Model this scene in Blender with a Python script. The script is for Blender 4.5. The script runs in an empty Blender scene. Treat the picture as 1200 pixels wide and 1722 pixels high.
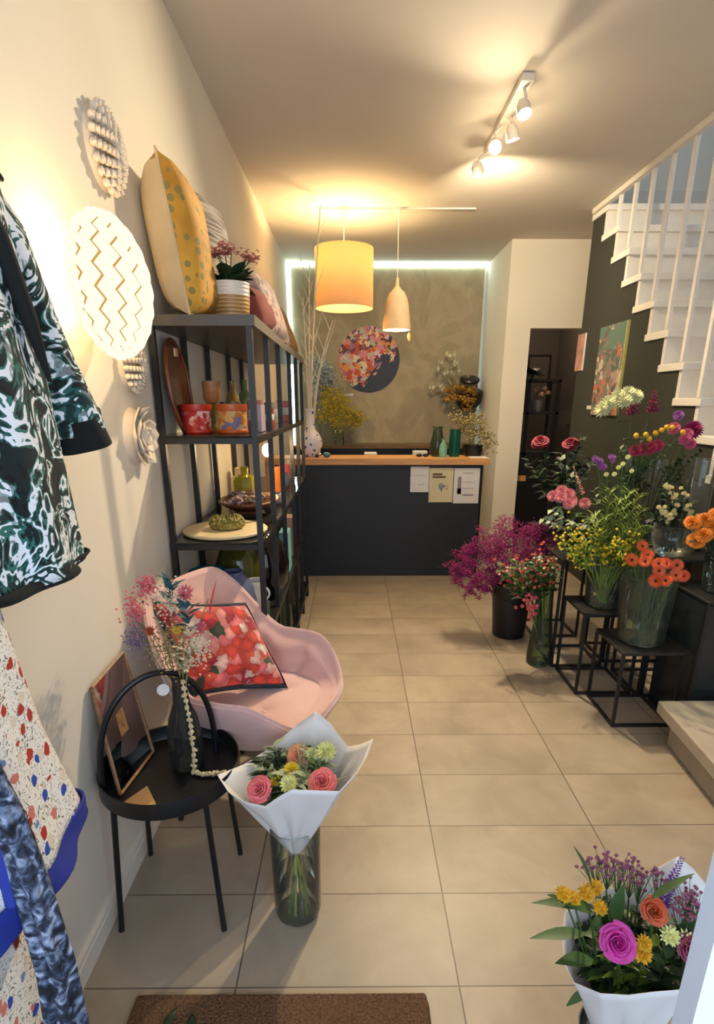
import bpy, math, random
from mathutils import Vector, Matrix, noise

sc = bpy.context.scene
R = math.radians
PI = math.pi

# ------------------------------------------------------------------ camera, world, light, exposure
cam_d = bpy.data.cameras.new('camera'); cam = bpy.data.objects.new('camera', cam_d)
sc.collection.objects.link(cam); sc.camera = cam
cam.location = (0, 0, 1.494)
cam.rotation_euler = (R(90) - math.atan(308/940), 0, -0.0071)
cam_d.sensor_fit = 'VERTICAL'; cam_d.sensor_height = 36; cam_d.sensor_width = 25
cam_d.lens = 36*940/1722
cam_d.shift_y = 124/1722
cam_d.clip_start = 0.02

sc.view_settings.view_transform = 'Standard'
sc.view_settings.look = 'None'
sc.view_settings.gamma = 1
sc.view_settings.exposure = 0.15
sc.cycles.transparent_max_bounces = 24

w = bpy.data.worlds.new('world'); sc.world = w; w.use_nodes = True
w.node_tree.nodes['Background'].inputs[0].default_value = (0.55, 0.70, 1.0, 1)
w.node_tree.nodes['Background'].inputs[1].default_value = 0.45

def add_light(name, kind, loc, energy, color, parent=None, target=None, **kw):
    d = bpy.data.lights.new(name, kind); o = bpy.data.objects.new(name, d)
    sc.collection.objects.link(o)
    d.energy = energy; d.color = color
    for k, v in kw.items(): setattr(d, k, v)
    pl = Vector(WL.get(parent.name, (0, 0, 0))) if parent else Vector((0, 0, 0))
    o.location = Vector(loc) - pl
    if target is not None:
        o.rotation_euler = (Vector(target) - Vector(loc)).to_track_quat('-Z', 'Y').to_euler()
    if parent: o.parent = parent
    return o
WL = {}
WARM = (1.0, 0.70, 0.40)
# daylight coming in through the open shop front behind the camera, and down the stairwell
add_light('daylight_shop_front', 'AREA', (0.3, -0.7, 1.6), 44, (0.70, 0.84, 1.0), target=(0.3, 3, 1.9), shape='RECTANGLE', size=2.2, size_y=2.0)
add_light('daylight_stairwell', 'AREA', (2.5, 3.2, 5.2), 12, (0.55, 0.78, 1.0), target=(2.5, 3.6, 2.0), shape='RECTANGLE', size=0.8, size_y=2.4)

# ------------------------------------------------------------------ helpers
def lin(c):
    return tuple(((x/12.92) if x <= 0.04045 else ((x+0.055)/1.055)**2.4) for x in c)
def hx(h):
    return lin(tuple(int(h[i:i+2], 16)/255 for i in (0, 2, 4)))

MATS = {}
class N:
    """tiny node builder"""
    def __init__(s, name):
        s.m = bpy.data.materials.new(name); s.m.use_nodes = True
        s.t = s.m.node_tree; s.b = s.t.nodes['Principled BSDF']; s.out = s.t.nodes['Material Output']
    def n(s, t, **kw):
        x = s.t.nodes.new(t)
        for k, v in kw.items():
            if k.startswith('i_'):
                x.inputs[k[2:].replace('_', ' ')].default_value = v
            else: setattr(x, k, v)
        return x
    def l(s, a, b): s.t.links.new(a, b)
    def coord(s, kind='Object', scale=None, rot=None):
        tc = s.n('ShaderNodeTexCoord'); o = tc.outputs[kind]
        if scale or rot:
            mp = s.n('ShaderNodeMapping'); s.l(o, mp.inputs[0])
            if scale: mp.inputs['Scale'].default_value = scale
            if rot: mp.inputs['Rotation'].default_value = rot
            o = mp.outputs[0]
        return o
    def noise(s, v, scale, detail=3, dist=0, rough=.5):
        x = s.n('ShaderNodeTexNoise'); s.l(v, x.inputs['Vector'])
        x.inputs['Scale'].default_value = scale; x.inputs['Detail'].default_value = detail
        x.inputs['Distortion'].default_value = dist; x.inputs['Roughness'].default_value = rough
        return x
    def vor(s, v, scale, feature='F1'):
        x = s.n('ShaderNodeTexVoronoi'); x.feature = feature; s.l(v, x.inputs['Vector'])
        x.inputs['Scale'].default_value = scale; return x
    def ramp(s, f, stops, mode='LINEAR'):
        x = s.n('ShaderNodeValToRGB'); s.l(f, x.inputs[0]); cr = x.color_ramp; cr.interpolation = mode
        while len(cr.elements) < len(stops): cr.elements.new(0.5)
        for e, (p, c) in zip(cr.elements, stops): e.position = p; e.color = (*c, 1)
        return x.outputs[0]
    def mix(s, f, a, b):
        x = s.n('ShaderNodeMix'); x.data_type = 'RGBA'
        if isinstance(f, (int, float)): x.inputs[0].default_value = f
        else: s.l(f, x.inputs[0])
        for i, q in ((6, a), (7, b)):
            if isinstance(q, tuple): x.inputs[i].default_value = (*q, 1)
            else: s.l(q, x.inputs[i])
        return x.outputs[2]
    def math(s, op, a, b=None, c=None):
        x = s.n('ShaderNodeMath'); x.operation = op
        for i, q in enumerate((a, b, c)):
            if q is None: continue
            if isinstance(q, (int, float)): x.inputs[i].default_value = q
            else: s.l(q, x.inputs[i])
        return x.outputs[0]
    def bump(s, h, strength=.3, dist=.01):
        x = s.n('ShaderNodeBump'); x.inputs['Strength'].default_value = strength; x.inputs['Distance'].default_value = dist
        s.l(h, x.inputs['Height']); s.l(x.outputs[0], s.b.inputs['Normal'])
    def set(s, color=None, rough=.6, metal=0, spec=None, sheen=0):
        if color is not None:
            if isinstance(color, tuple): s.b.inputs['Base Color'].default_value = (*color, 1)
            else: s.l(color, s.b.inputs['Base Color'])
        s.b.inputs['Roughness'].default_value = rough; s.b.inputs['Metallic'].default_value = metal
        if spec is not None: s.b.inputs['Specular IOR Level'].default_value = spec
        if sheen: s.b.inputs['Sheen Weight'].default_value = sheen
        return s.m

def plain(name, h, rough=.6, metal=0, var=.08, scale=30, bump=0, spec=None, sheen=0):
    if name in MATS: return MATS[name]
    c = hx(h) if isinstance(h, str) else h
    k = N(name); v = k.coord()
    nz = k.noise(v, scale)
    col = k.ramp(nz.outputs[0], [(.3, tuple(x*(1-var) for x in c)), (.7, tuple(min(1, x*(1+var)) for x in c))])
    k.set(col, rough, metal, spec, sheen)
    if bump: k.bump(nz.outputs[0], bump, .01)
    MATS[name] = k.m; return k.m

def glass(name, tint='e8f0ee', rough=0.02, refl=1.0, haze=.03):
    """thin clear glass: what passes straight through plus a fresnel reflection"""
    if name in MATS: return MATS[name]
    k = N(name); c = hx(tint)
    tr = k.n('ShaderNodeBsdfTransparent'); tr.inputs[0].default_value = (*c, 1)
    gl = k.n('ShaderNodeBsdfGlossy'); gl.inputs['Roughness'].default_value = rough
    fr = k.n('ShaderNodeFresnel'); fr.inputs[0].default_value = 1.45
    nz = k.noise(k.coord(), 9, 2); bp = k.n('ShaderNodeBump'); bp.inputs['Strength'].default_value = .25; bp.inputs['Distance'].default_value = .01
    k.l(nz.outputs[0], bp.inputs['Height']); k.l(bp.outputs[0], gl.inputs['Normal'])
    mx = k.n('ShaderNodeMixShader'); k.l(k.math('MULTIPLY', fr.outputs[0], refl), mx.inputs[0])
    k.l(tr.outputs[0], mx.inputs[1]); k.l(gl.outputs[0], mx.inputs[2])
    df = k.n('ShaderNodeBsdfDiffuse'); df.inputs[0].default_value = (.55, .58, .54, 1); m2 = k.n('ShaderNodeMixShader'); m2.inputs[0].default_value = haze  # pale diffuse veil stands in for dust and specular haze, lifting dark glass
    k.l(mx.outputs[0], m2.inputs[1]); k.l(df.outputs[0], m2.inputs[2]); k.l(m2.outputs[0], k.out.inputs[0])
    MATS[name] = k.m; return k.m

def emit(name, color, strength):
    if name in MATS: return MATS[name]
    k = N(name); e = k.n('ShaderNodeEmission'); e.inputs[0].default_value = (*color, 1); e.inputs[1].default_value = strength
    k.l(e.outputs[0], k.out.inputs[0]); MATS[name] = k.m; return k.m

def basis(axis):
    a = Vector(axis).normalized()
    t = Vector((0, 0, 1)) if abs(a.z) < .9 else Vector((0, 1, 0))
    u = a.cross(t).normalized(); v = a.cross(u).normalized()
    return a, u, v

class MB:
    def __init__(s): s.v = []; s.f = []; s.mi = []
    def add(s, vs, fs, mi=0):
        o = len(s.v); s.v += [tuple(q) for q in vs]
        for q in fs: s.f.append(tuple(i+o for i in q)); s.mi.append(mi)
        return s
    def box(s, c, size, rot=None, mi=0):
        x, y, z = (q/2 for q in size); c = Vector(c)
        vs = [Vector((a*x, b*y, d*z)) for a in (-1, 1) for b in (-1, 1) for d in (-1, 1)]
        if rot is not None: vs = [rot @ q for q in vs]
        return s.add([c+q for q in vs], [(0, 1, 3, 2), (4, 6, 7, 5), (0, 4, 5, 1), (2, 3, 7, 6), (0, 2, 6, 4), (1, 5, 7, 3)], mi)
    def span(s, a, b, mi=0):
        return s.box([(a[i]+b[i])/2 for i in range(3)], [abs(b[i]-a[i]) for i in range(3)], None, mi)
    def lathe(s, prof, c=(0, 0, 0), axis=(0, 0, 1), seg=24, mi=0, cap=False):
        a, u, v = basis(axis); c = Vector(c); n = len(prof); vs = []
        for r, h in prof:
            for i in range(seg):
                t = 2*PI*i/seg; vs.append(c + a*h + (u*math.cos(t)+v*math.sin(t))*r)
        fs = [(j*seg+i, j*seg+(i+1) % seg, (j+1)*seg+(i+1) % seg, (j+1)*seg+i) for j in range(n-1) for i in range(seg)]
        if cap: fs += [tuple(range(seg)), tuple(reversed(range((n-1)*seg, n*seg)))]
        return s.add(vs, fs, mi)
    def tube(s, pts, r, seg=6, mi=0, cap=True, closed=False):
        pts = [Vector(p) for p in pts]; n = len(pts); vs = []
        rs = r if isinstance(r, (list, tuple)) else [r]*n
        pu = None
        for i, p in enumerate(pts):
            if closed: d = pts[(i+1) % n]-pts[i-1]
            else: d = pts[min(i+1, n-1)]-pts[max(i-1, 0)]
            if d.length < 1e-9: d = Vector((0, 0, 1))
            d.normalize()
            if pu is None: _, u, v = basis(d)
            else:
                u = pu - d*pu.dot(d)
                if u.length < 1e-6: _, u, v = basis(d)
                u.normalize(); v = d.cross(u)
            pu = u
            for k in range(seg):
                t = 2*PI*k/seg; vs.append(p+(u*math.cos(t)+v*math.sin(t))*rs[i])
        m = n if closed else n-1
        fs = [(j*seg+i, j*seg+(i+1) % seg, ((j+1) % n)*seg+(i+1) % seg, ((j+1) % n)*seg+i) for j in range(m) for i in range(seg)]
        if cap and not closed: fs += [tuple(reversed(range(seg))), tuple(range((n-1)*seg, n*seg))]
        return s.add(vs, fs, mi)
    def ball(s, c, r, seg=12, rings=8, mi=0, rot=None, jit=0, rnd=None):
        if not isinstance(r, (tuple, list)): r = (r, r, r)
        c = Vector(c); vs = [];
        for j in range(rings+1):
            ph = PI*j/rings
            for i in range(seg):
                t = 2*PI*i/seg; q = Vector((math.sin(ph)*math.cos(t)*r[0], math.sin(ph)*math.sin(t)*r[1], math.cos(ph)*r[2]))
                if jit: q *= 1+jit*(noise.noise(q*14/max(r)*.12+c*3))
                if rot is not None: q = rot @ q
                vs.append(c+q)
        fs = [(j*seg+i, (j+1)*seg+i, (j+1)*seg+(i+1) % seg, j*seg+(i+1) % seg) for j in range(rings) for i in range(seg)]
        return s.add(vs, fs, mi)
    def octa(s, c, r, mi=0):
        c = Vector(c)
        return s.add([c+Vector(q)*r for q in ((1, 0, 0), (-1, 0, 0), (0, 1, 0), (0, -1, 0), (0, 0, 1), (0, 0, -1))],
                     [(0, 2, 4), (2, 1, 4), (1, 3, 4), (3, 0, 4), (2, 0, 5), (1, 2, 5), (3, 1, 5), (0, 3, 5)], mi)
    def grid(s, fn, nu, nv, mi=0, wrap=False):
        vs = [fn(i/(nu if wrap else nu-1), j/(nv-1)) for j in range(nv) for i in range(nu)]
        m = nu if wrap else nu-1
        fs = [(j*nu+i, j*nu+(i+1) % nu, (j+1)*nu+(i+1) % nu, (j+1)*nu+i) for j in range(nv-1) for i in range(m)]
        return s.add(vs, fs, mi)
    def leaf(s, base, d, length, width, droop=.2, fold=.15, mi=0, n=5, pointy=1.0, up=None):
        b = Vector(base); d = Vector(d).normalized(); z = Vector(up) if up else Vector((0, 0, 1))
        side = d.cross(z)
        if side.length < 1e-3: side = Vector((1, 0, 0))
        side.normalize(); nrm = side.cross(d).normalized(); vs = []
        for i in range(n+1):
            t = i/n; p = b+d*length*t - nrm*droop*length*t*t
            wd = width*.5*math.sin(PI*min(1, t**(.75*pointy)))+(0.0008)
            vs += [p-side*wd+nrm*fold*wd, p, p+side*wd+nrm*fold*wd]
        fs = []
        for i in range(n):
            o = i*3; fs += [(o, o+1, o+4, o+3), (o+1, o+2, o+5, o+4)]
        return s.add(vs, fs, mi)
    def build(s, name, mats, parent=None, loc=None, smooth=True, solid=0, sub=0, bevel=0):
        if not isinstance(mats, (list, tuple)): mats = [mats]
        if parent is not None: base = Vector(WL[parent.name])
        else: base = Vector(loc) if loc is not None else Vector((0, 0, 0))
        me = bpy.data.meshes.new(name)
        me.from_pydata([(x-base.x, y-base.y, z-base.z) for x, y, z in s.v], [], s.f)
        for m in mats: me.materials.append(m)
        me.polygons.foreach_set('material_index', s.mi)
        if smooth:
            me.polygons.foreach_set('use_smooth', [True]*len(s.f))
            me.set_sharp_from_angle(angle=R(38))
        me.update()
        o = bpy.data.objects.new(name, me); sc.collection.objects.link(o)
        if parent is not None: o.parent = parent
        else: o.location = base
        WL[o.name] = tuple(base)
        if solid:
            md = o.modifiers.new('solid', 'SOLIDIFY'); md.thickness = solid; md.offset = 0
        if bevel:
            md = o.modifiers.new('bevel', 'BEVEL'); md.width = bevel; md.segments = 2; md.limit_method = 'ANGLE'
        if sub:
            md = o.modifiers.new('sub', 'SUBSURF'); md.levels = sub; md.render_levels = sub
        return o

def tag(o, label=None, cat=None, group=None, kind=None):
    if label: o['label'] = label
    if cat: o['category'] = cat
    if group: o['group'] = group
    if kind: o['kind'] = kind
    return o
def thing(name, label, cat, loc, group=None):
    o = bpy.data.objects.new(name, None); sc.collection.objects.link(o); o.location = loc
    o.empty_display_size = .05; WL[o.name] = tuple(loc)
    return tag(o, label, cat, group)
def struct(name, mb, mats, parent=None, **kw):
    o = mb.build(name, mats, parent, **kw)
    if parent is None: o['kind'] = 'structure'
    return o
ORD = ['first', 'second', 'third', 'fourth', 'fifth', 'sixth', 'seventh', 'eighth', 'ninth', 'tenth', 'eleventh', 'twelfth', 'thirteenth', 'fourteenth', 'fifteenth', 'sixteenth']
def img_x(p): return (p[0]/max(.05, p[1]*.9505-(p[2]-1.494)*.3107))
def ranks(pts):
    """how each of several look-alikes is told apart: its order from left to right"""
    order = sorted(range(len(pts)), key=lambda i: img_x(pts[i])); n = len(pts); out = [None]*n
    for k, i in enumerate(order):
        out[i] = 'leftmost' if k == 0 else ('rightmost' if k == n-1 else ORD[k]+' from left')
    return out
def smooth01(t): t = max(0, min(1, t)); return t*t*(3-2*t)
def bez(a, b, c, n=8):
    a, b, c = Vector(a), Vector(b), Vector(c)
    return [a*(1-t)**2+b*2*t*(1-t)+c*t*t for t in [i/(n-1) for i in range(n)]]

# ------------------------------------------------------------------ materials
def m_wall():
    k = N('wall_plaster'); v = k.coord(); nz = k.noise(v, 1.3, 4); n2 = k.noise(v, 60, 2)
    k.set(k.ramp(nz.outputs[0], [(.3, hx('ded6c6')), (.7, hx('e6dfd1'))]), .85); k.bump(n2.outputs[0], .06, .004); return k.m
def m_ceiling():
    k = N('ceiling_paint'); v = k.coord(); nz = k.noise(v, .8, 3)
    k.set(k.ramp(nz.outputs[0], [(.3, hx('d3c9bb')), (.7, hx('dbd2c5'))]), .9); return k.m
def m_concrete():
    k = N('mottled_plaster'); v = k.coord(scale=(1, 1, .8)); nz = k.noise(v, 1.9, 6, .7, .6); n2 = k.noise(v, 7, 4)
    c = k.ramp(nz.outputs[0], [(.3, hx('857c68')), (.48, hx('948b75')), (.55, hx('a69b83')), (.72, hx('8d836c'))])
    k.set(k.mix(.15, c, k.ramp(n2.outputs[0], [(.3, hx('756b58')), (.7, hx('b3a88e'))])), .8); k.bump(n2.outputs[0], .12, .01); return k.m
def m_floor():
    k = N('floor_tiles'); v = k.coord(); sp = k.n('ShaderNodeSeparateXYZ'); k.l(v, sp.inputs[0])
    fx = k.math('FRACT', k.math('DIVIDE', k.math('ADD', sp.outputs[0], 6.0-.283), .6))
    fy = k.math('FRACT', k.math('DIVIDE', k.math('ADD', sp.outputs[1], 6.0-1.093), .3))
    def edge(f, wdt): return k.math('LESS_THAN', k.math('SUBTRACT', .5, k.math('ABSOLUTE', k.math('SUBTRACT', f, .5))), wdt)
    g = k.math('MAXIMUM', edge(fx, .0035), edge(fy, .0055))
    # tone per tile
    cx = k.math('FLOOR', k.math('DIVIDE', k.math('ADD', sp.outputs[0], 6.0-.283), .6)); cy = k.math('FLOOR', k.math('DIVIDE', k.math('ADD', sp.outputs[1], 6.0-1.093), .3))
    cb = k.n('ShaderNodeCombineXYZ'); k.l(cx, cb.inputs[0]); k.l(cy, cb.inputs[1])
    wn = k.n('ShaderNodeTexWhiteNoise'); k.l(cb.outputs[0], wn.inputs['Vector'])
    off = k.n('ShaderNodeVectorMath'); off.operation = 'ADD'; k.l(v, off.inputs[0]); k.l(wn.outputs['Color'], off.inputs[1])
    nz = k.noise(off.outputs[0], 3.2, 6, .3, .6)
    c = k.ramp(nz.outputs[0], [(.28, hx('8f816f')), (.5, hx('a39480')), (.72, hx('b1a28e'))])
    c = k.mix(k.math('MULTIPLY', wn.outputs['Value'], .3), c, hx('918473'))
    k.set(k.mix(g, c, hx('574c42')), .42, 0, .4)
    k.bump(k.math('MULTIPLY', g, -1), .5, .004); return k.m
def m_wood(name, a, b, scale=(2, 30, 30), rough=.45):
    if name in MATS: return MATS[name]
    k = N(name); v = k.coord(scale=scale); nz = k.noise(v, 1.6, 5, 1.2)
    k.set(k.ramp(nz.outputs[0], [(.3, hx(a)), (.7, hx(b))]), rough); MATS[name] = k.m; return k.m
def m_baroque():
    k = N('scroll_print_cotton'); v = k.coord(); nz = k.noise(v, 10, 2, 2.4, .5); n2 = k.noise(v, 24, 2, 1.6, .5)
    c = k.ramp(nz.outputs[0], [(0, hx('0b1c1e')), (.40, hx('2f6a62')), (.44, hx('e4e8ee')), (.52, hx('2a5c56')), (.565, hx('12302e')), (.64, hx('dfe3ea'))], 'CONSTANT')
    d = k.ramp(n2.outputs[0], [(0, hx('0d2422')), (.38, hx('4f8a80')), (.43, hx('ffffff'))], 'CONSTANT')
    m = k.n('ShaderNodeMix'); m.data_type = 'RGBA'; m.blend_type = 'MULTIPLY'; m.inputs[0].default_value = .75; k.l(c, m.inputs[6]); k.l(d, m.inputs[7])
    k.set(m.outputs[2], .9); return k.m
def m_ditsy():
    k = N('small_floral_cotton'); v = k.coord(); nz = k.noise(v, 30, 2, 1)
    mv = k.n('ShaderNodeMix'); mv.data_type = 'VECTOR'; mv.inputs[0].default_value = .018; k.l(v, mv.inputs[4]); k.l(nz.outputs['Color'], mv.inputs[5])
    vo = k.vor(mv.outputs[1], 32); sp = k.n('ShaderNodeSeparateColor'); k.l(vo.outputs['Color'], sp.inputs[0])
    fl = k.ramp(sp.outputs[0], [(0, hx('a8301f')), (.28, hx('d8ccbc')), (.42, hx('2447a6')), (.62, hx('7f2a20')), (.74, hx('6f86b8')), (.88, hx('c9776a'))], 'CONSTANT')
    n3 = k.noise(v, 70, 2, 3)
    bg = k.ramp(n3.outputs[0], [(0, hx('5a6454')), (.36, hx('aaa99c')), (.42, hx('e8e4de'))], 'CONSTANT')
    k.set(k.mix(k.math('LESS_THAN', vo.outputs['Distance'], .36), bg, fl), .9); return k.m
def m_knit():
    k = N('mottled_knit'); v = k.coord(); nz = k.noise(v, 38, 3, 1.5)
    k.set(k.ramp(nz.outputs[0], [(.35, hx('10141c')), (.48, hx('333c50')), (.58, hx('6f7a92')), (.70, hx('b0b8c8'))]), .95)
    vo = k.vor(v, 60); k.bump(vo.outputs['Distance'], .8, .01); return k.m
def m_floral_cushion():
    k = N('big_floral_velvet'); v = k.coord(); nz = k.noise(v, 9, 3, 2)
    mv = k.n('ShaderNodeMix'); mv.data_type = 'VECTOR'; mv.inputs[0].default_value = .06; k.l(v, mv.inputs[4]); k.l(nz.outputs['Color'], mv.inputs[5])
    vo = k.vor(mv.outputs[1], 25); sp = k.n('ShaderNodeSeparateColor'); k.l(vo.outputs['Color'], sp.inputs[0])
    c = k.ramp(sp.outputs[0], [(0, hx('d8432f')), (.2, hx('ee7a76')), (.36, hx('b01f35')), (.48, hx('f2c3ae')), (.6, hx('e2583c')), (.76, hx('f29a8e')), (.88, hx('f0dcc4')), (.94, hx('3d4a2e'))], 'CONSTANT')
    petal = k.ramp(vo.outputs['Distance'], [(.2, (1, 1, 1)), (.6, (.45, .35, .4))])
    m = k.n('ShaderNodeMix'); m.data_type = 'RGBA'; m.blend_type = 'MULTIPLY'; m.inputs[0].default_value = .8; k.l(c, m.inputs[6]); k.l(petal, m.inputs[7])
    g = k.coord('Generated'); sp2 = k.n('ShaderNodeSeparateXYZ'); k.l(g, sp2.inputs[0])
    k.set(m.outputs[2], .8, 0, None, .3); return k.m
def m_painting(name, base, stops, scale, thr, cx, cz, span):
    """flowers in dabs over a plain ground; where they gather is set by position on the canvas"""
    k = N(name); v = k.coord(); nz = k.noise(v, 6/span, 3, 2)
    mv = k.n('ShaderNodeMix'); mv.data_type = 'VECTOR'; mv.inputs[0].default_value = .17*span; k.l(v, mv.inputs[4]); k.l(nz.outputs['Color'], mv.inputs[5])
    vo = k.vor(mv.outputs[1], scale); sp = k.n('ShaderNodeSeparateColor'); k.l(vo.outputs['Color'], sp.inputs[0])
    c = k.ramp(sp.outputs[1], stops, 'CONSTANT')
    xyz = k.n('ShaderNodeSeparateXYZ'); k.l(v, xyz.inputs[0])
    f = k.math('ADD', k.math('MULTIPLY', xyz.outputs[0 if cx is not None else 1], (cx if cx is not None else 0)/span), k.math('MULTIPLY', xyz.outputs[2], cz/span))
    n3 = k.noise(v, 4/span, 3, 1)
    f = k.math('ADD', f, k.math('MULTIPLY', k.math('SUBTRACT', n3.outputs[0], .5), 1.2))
    k.set(k.mix(k.math('GREATER_THAN', f, thr), base, c), .6); return k.m
def m_dots():
    k = N('mustard_dot_fabric'); v = k.coord(); vo = k.vor(v, 26); vo.inputs['Randomness'].default_value = .55
    nz = k.noise(v, 6, 3)
    g = k.ramp(nz.outputs[0], [(.35, hx('b07a1e')), (.65, hx('d7a13a'))])
    k.set(k.mix(k.math('LESS_THAN', vo.outputs['Distance'], .33), g, hx('8a7c44')), .75); return k.m
def m_stripe(name, a, b, c, scale=(1, 1, 22)):
    k = N(name); v = k.coord(scale=scale); nz = k.noise(v, 2.2, 3, .3)
    k.set(k.ramp(nz.outputs[0], [(.36, hx(a)), (.44, hx(b)), (.56, hx(a)), (.64, hx(c))]), .9); return k.m
def m_mosaic(name, stops, scale):
    k = N(name); v = k.coord(); vo = k.vor(v, scale); sp = k.n('ShaderNodeSeparateColor'); k.l(vo.outputs['Color'], sp.inputs[0])
    k.set(k.ramp(sp.outputs[0], [(p, hx(c)) for p, c in stops], 'CONSTANT'), .8); return k.m

WALL = m_wall(); CEIL = m_ceiling(); CONC = m_concrete(); FLOOR = m_floor()
DARKWALL = plain('dark_green_paint', '34352c', .8, var=.05, scale=2)
WHITE = plain('white_paint', 'e4dccf', .5, var=.02)
STAIRW = plain('white_steel', 'e9e2d6', .45, var=.02)
BLACK = plain('black_steel', '1b1a1a', .45, var=.05)
BLACKM = plain('black_lacquer', '0f1013', .35, var=.05)
NAVY = plain('navy_front_panel', '20242b', .6, var=.06, scale=4)
WOOD = m_wood('counter_oak', 'b97f42', 'd9a463')
STONE = plain('stone_step', 'a59a8a', .7, var=.12, scale=5, bump=.1)
GREEN = plain('leaf_green', '3c5a2a', .5, var=.3, scale=25)
DGREEN = plain('dark_leaf_green', '26391f', .5, var=.3, scale=25)
LGREEN = plain('fresh_leaf_green', '7d9436', .5, var=.25, scale=25)
GGREEN = plain('grey_leaf_green', '8d9a7a', .55, var=.2, scale=25)
PAPER = plain('wrapping_paper', 'e3dfdb', .75, var=.03, scale=8)
CLEAR = glass('clear_glass', 'f9fbfa')
SHEER = glass('green_tinted_glass', 'e6f1e6')
SMOKE = glass('smoky_glass', '8d8a84')
WATER = glass('vase_water', 'f6f9f3', refl=.8, haze=.015)

# ------------------------------------------------------------------ the setting
XL = -.742
struct('floor', MB().span((-.9, .3, -.1), (3.3, 9.6, 0)), FLOOR, smooth=False)
mb = MB(); mb.span((-.9, .3, 2.99), (2.0, 9.6, 3.12)); mb.span((2.0, 5.27, 2.99), (3.3, 9.6, 3.12)); mb.span((2.0, .3, 2.99), (3.3, .9, 3.12))
struct('ceiling', mb, CEIL, smooth=False)
struct('wall_left', MB().span((-.9, .3, 0), (XL, 7.25, 2.99)), WALL, smooth=False)
struct('wall_back', MB().span((-.70, 7.12, 0), (1.50, 7.17, 2.955)), CONC, smooth=False)
struct('wall_behind_panel', MB().span((-.9, 7.25, 0), (1.54, 7.35, 2.99)), WALL, smooth=False)
mb = MB(); mb.span((1.54, 6.24, 0), (1.64, 7.35, 2.99)); mb.span((1.54, 6.14, 0), (1.79, 6.24, 2.99)); mb.span((1.79, 6.14, 2.205), (3.2, 6.24, 2.99)); mb.span((2.62, 6.14, 0), (3.2, 6.24, 2.205))
struct('wall_doorway', mb, WALL, smooth=False)
BROWNW = plain('taupe_paint', '6b6257', .9, var=.04, scale=2)
struct('wall_rear_room', MB().span((1.5, 9.4, 0), (3.3, 9.5, 2.99)), BROWNW, smooth=False)
struct('wall_rear_room_side', MB().span((3.2, 5.3, 0), (3.3, 9.5, 2.99)), BROWNW, smooth=False)
struct('wall_rear_room_left', MB().span((1.54, 7.35, 0), (1.64, 9.4, 2.99)), BROWNW, smooth=False)
# dark green wall under the stair, its top cut to the underside of the treads
TR = [(5.33-.24*k, 2.92-.2065*k) for k in range(15)]        # far lower corner of each tread (distance, height)
mb = MB()
mb.span((2.0, 5.14, 2.926), (2.06, 5.33, 2.99))
for k in range(13):
    d0, z0 = TR[k]; d1 = TR[k+1][0]
    mb.span((2.0, d1-.0, 0), (2.06, d0, z0+.005))
struct('wall_under_stairs', mb, DARKWALL, smooth=False)
struct('wall_stair_end', MB().span((2.06, 5.27, 0), (3.0, 5.33, 2.99)), WALL, smooth=False)
struct('wall_stairwell_end', MB().span((2.0, 5.27, 3.12), (3.0, 5.33, 5.3)), WALL, smooth=False)
struct('wall_right', MB().span((2.97, .3, 0), (3.07, 5.33, 5.3)), WALL, smooth=False)
struct('wall_stairwell_left', MB().span((1.94, .9, 3.121), (2.0, 5.33, 4.0)), WALL, smooth=False)
mb = MB(); mb.span((1.5, .3, 2.6), (3.3, .4, 2.989)); mb.span((2.2, .3, 0), (3.3, .4, 2.6)); mb.span((-.9, .3, 2.6), (1.5, .4, 2.989))
struct('wall_front', mb, WALL, smooth=False)
struct('trim_1', MB().span((1.955, .9, 2.955), (2.0, 5.27, 3.02)), WHITE, smooth=False, bevel=.004)
mb = MB(); mb.span((XL, .4, 0), (XL+.014, 4.80, .075)); mb.span((XL+.014, .4, .0), (XL+.018, 4.8, .06))
struct('baseboard_left', mb, WHITE, smooth=False)
# stone landing at the foot of the stair
mb = MB(); mb.add([(1.391, 2.255, .14), (3.0, 2.255, .14), (3.0, 1.45, .14), (1.335, 1.45, .14), (1.391, 2.255, .2), (3.0, 2.255, .2), (3.0, 1.45, .2), (1.335, 1.45, .2)],
                  [(3, 2, 1, 0), (4, 5, 6, 7), (0, 1, 5, 4), (1, 2, 6, 5), (2, 3, 7, 6), (3, 0, 4, 7)])
mb.add([(1.44, 2.21, 0), (2.99, 2.21, 0), (2.99, 1.5, 0), (1.385, 1.5, 0), (1.44, 2.21, .14), (2.99, 2.21, .14), (2.99, 1.5, .14), (1.385, 1.5, .14)],
       [(3, 2, 1, 0), (0, 1, 5, 4), (1, 2, 6, 5), (2, 3, 7, 6), (3, 0, 4, 7)])
o = mb.build('stone_step', STONE, loc=(1.5, 2.0, 0), smooth=False, bevel=.006)
tag(o, 'pale stone slab step at the foot of the stairs beside the black flower stands', 'step')
# shop front door jamb at the lower right
d1 = MB().span((0.379, .44, 0), (0.405, .47, 2.59)).build('door_1', plain('door_white_aluminium', 'dfe9f2', .35, var=.01), smooth=False); d1['kind'] = 'structure'
MB().span((0.405, .445, 0), (0.409, .465, 2.59)).build('gasket', plain('grey_seal', '6b7078', .6), d1, smooth=False)
MB().span((0.409, .44, 0), (0.467, .50, 2.59)).build('door_stile', plain('olive_grey_frame', '5a5648', .5), d1, smooth=False)

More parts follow.
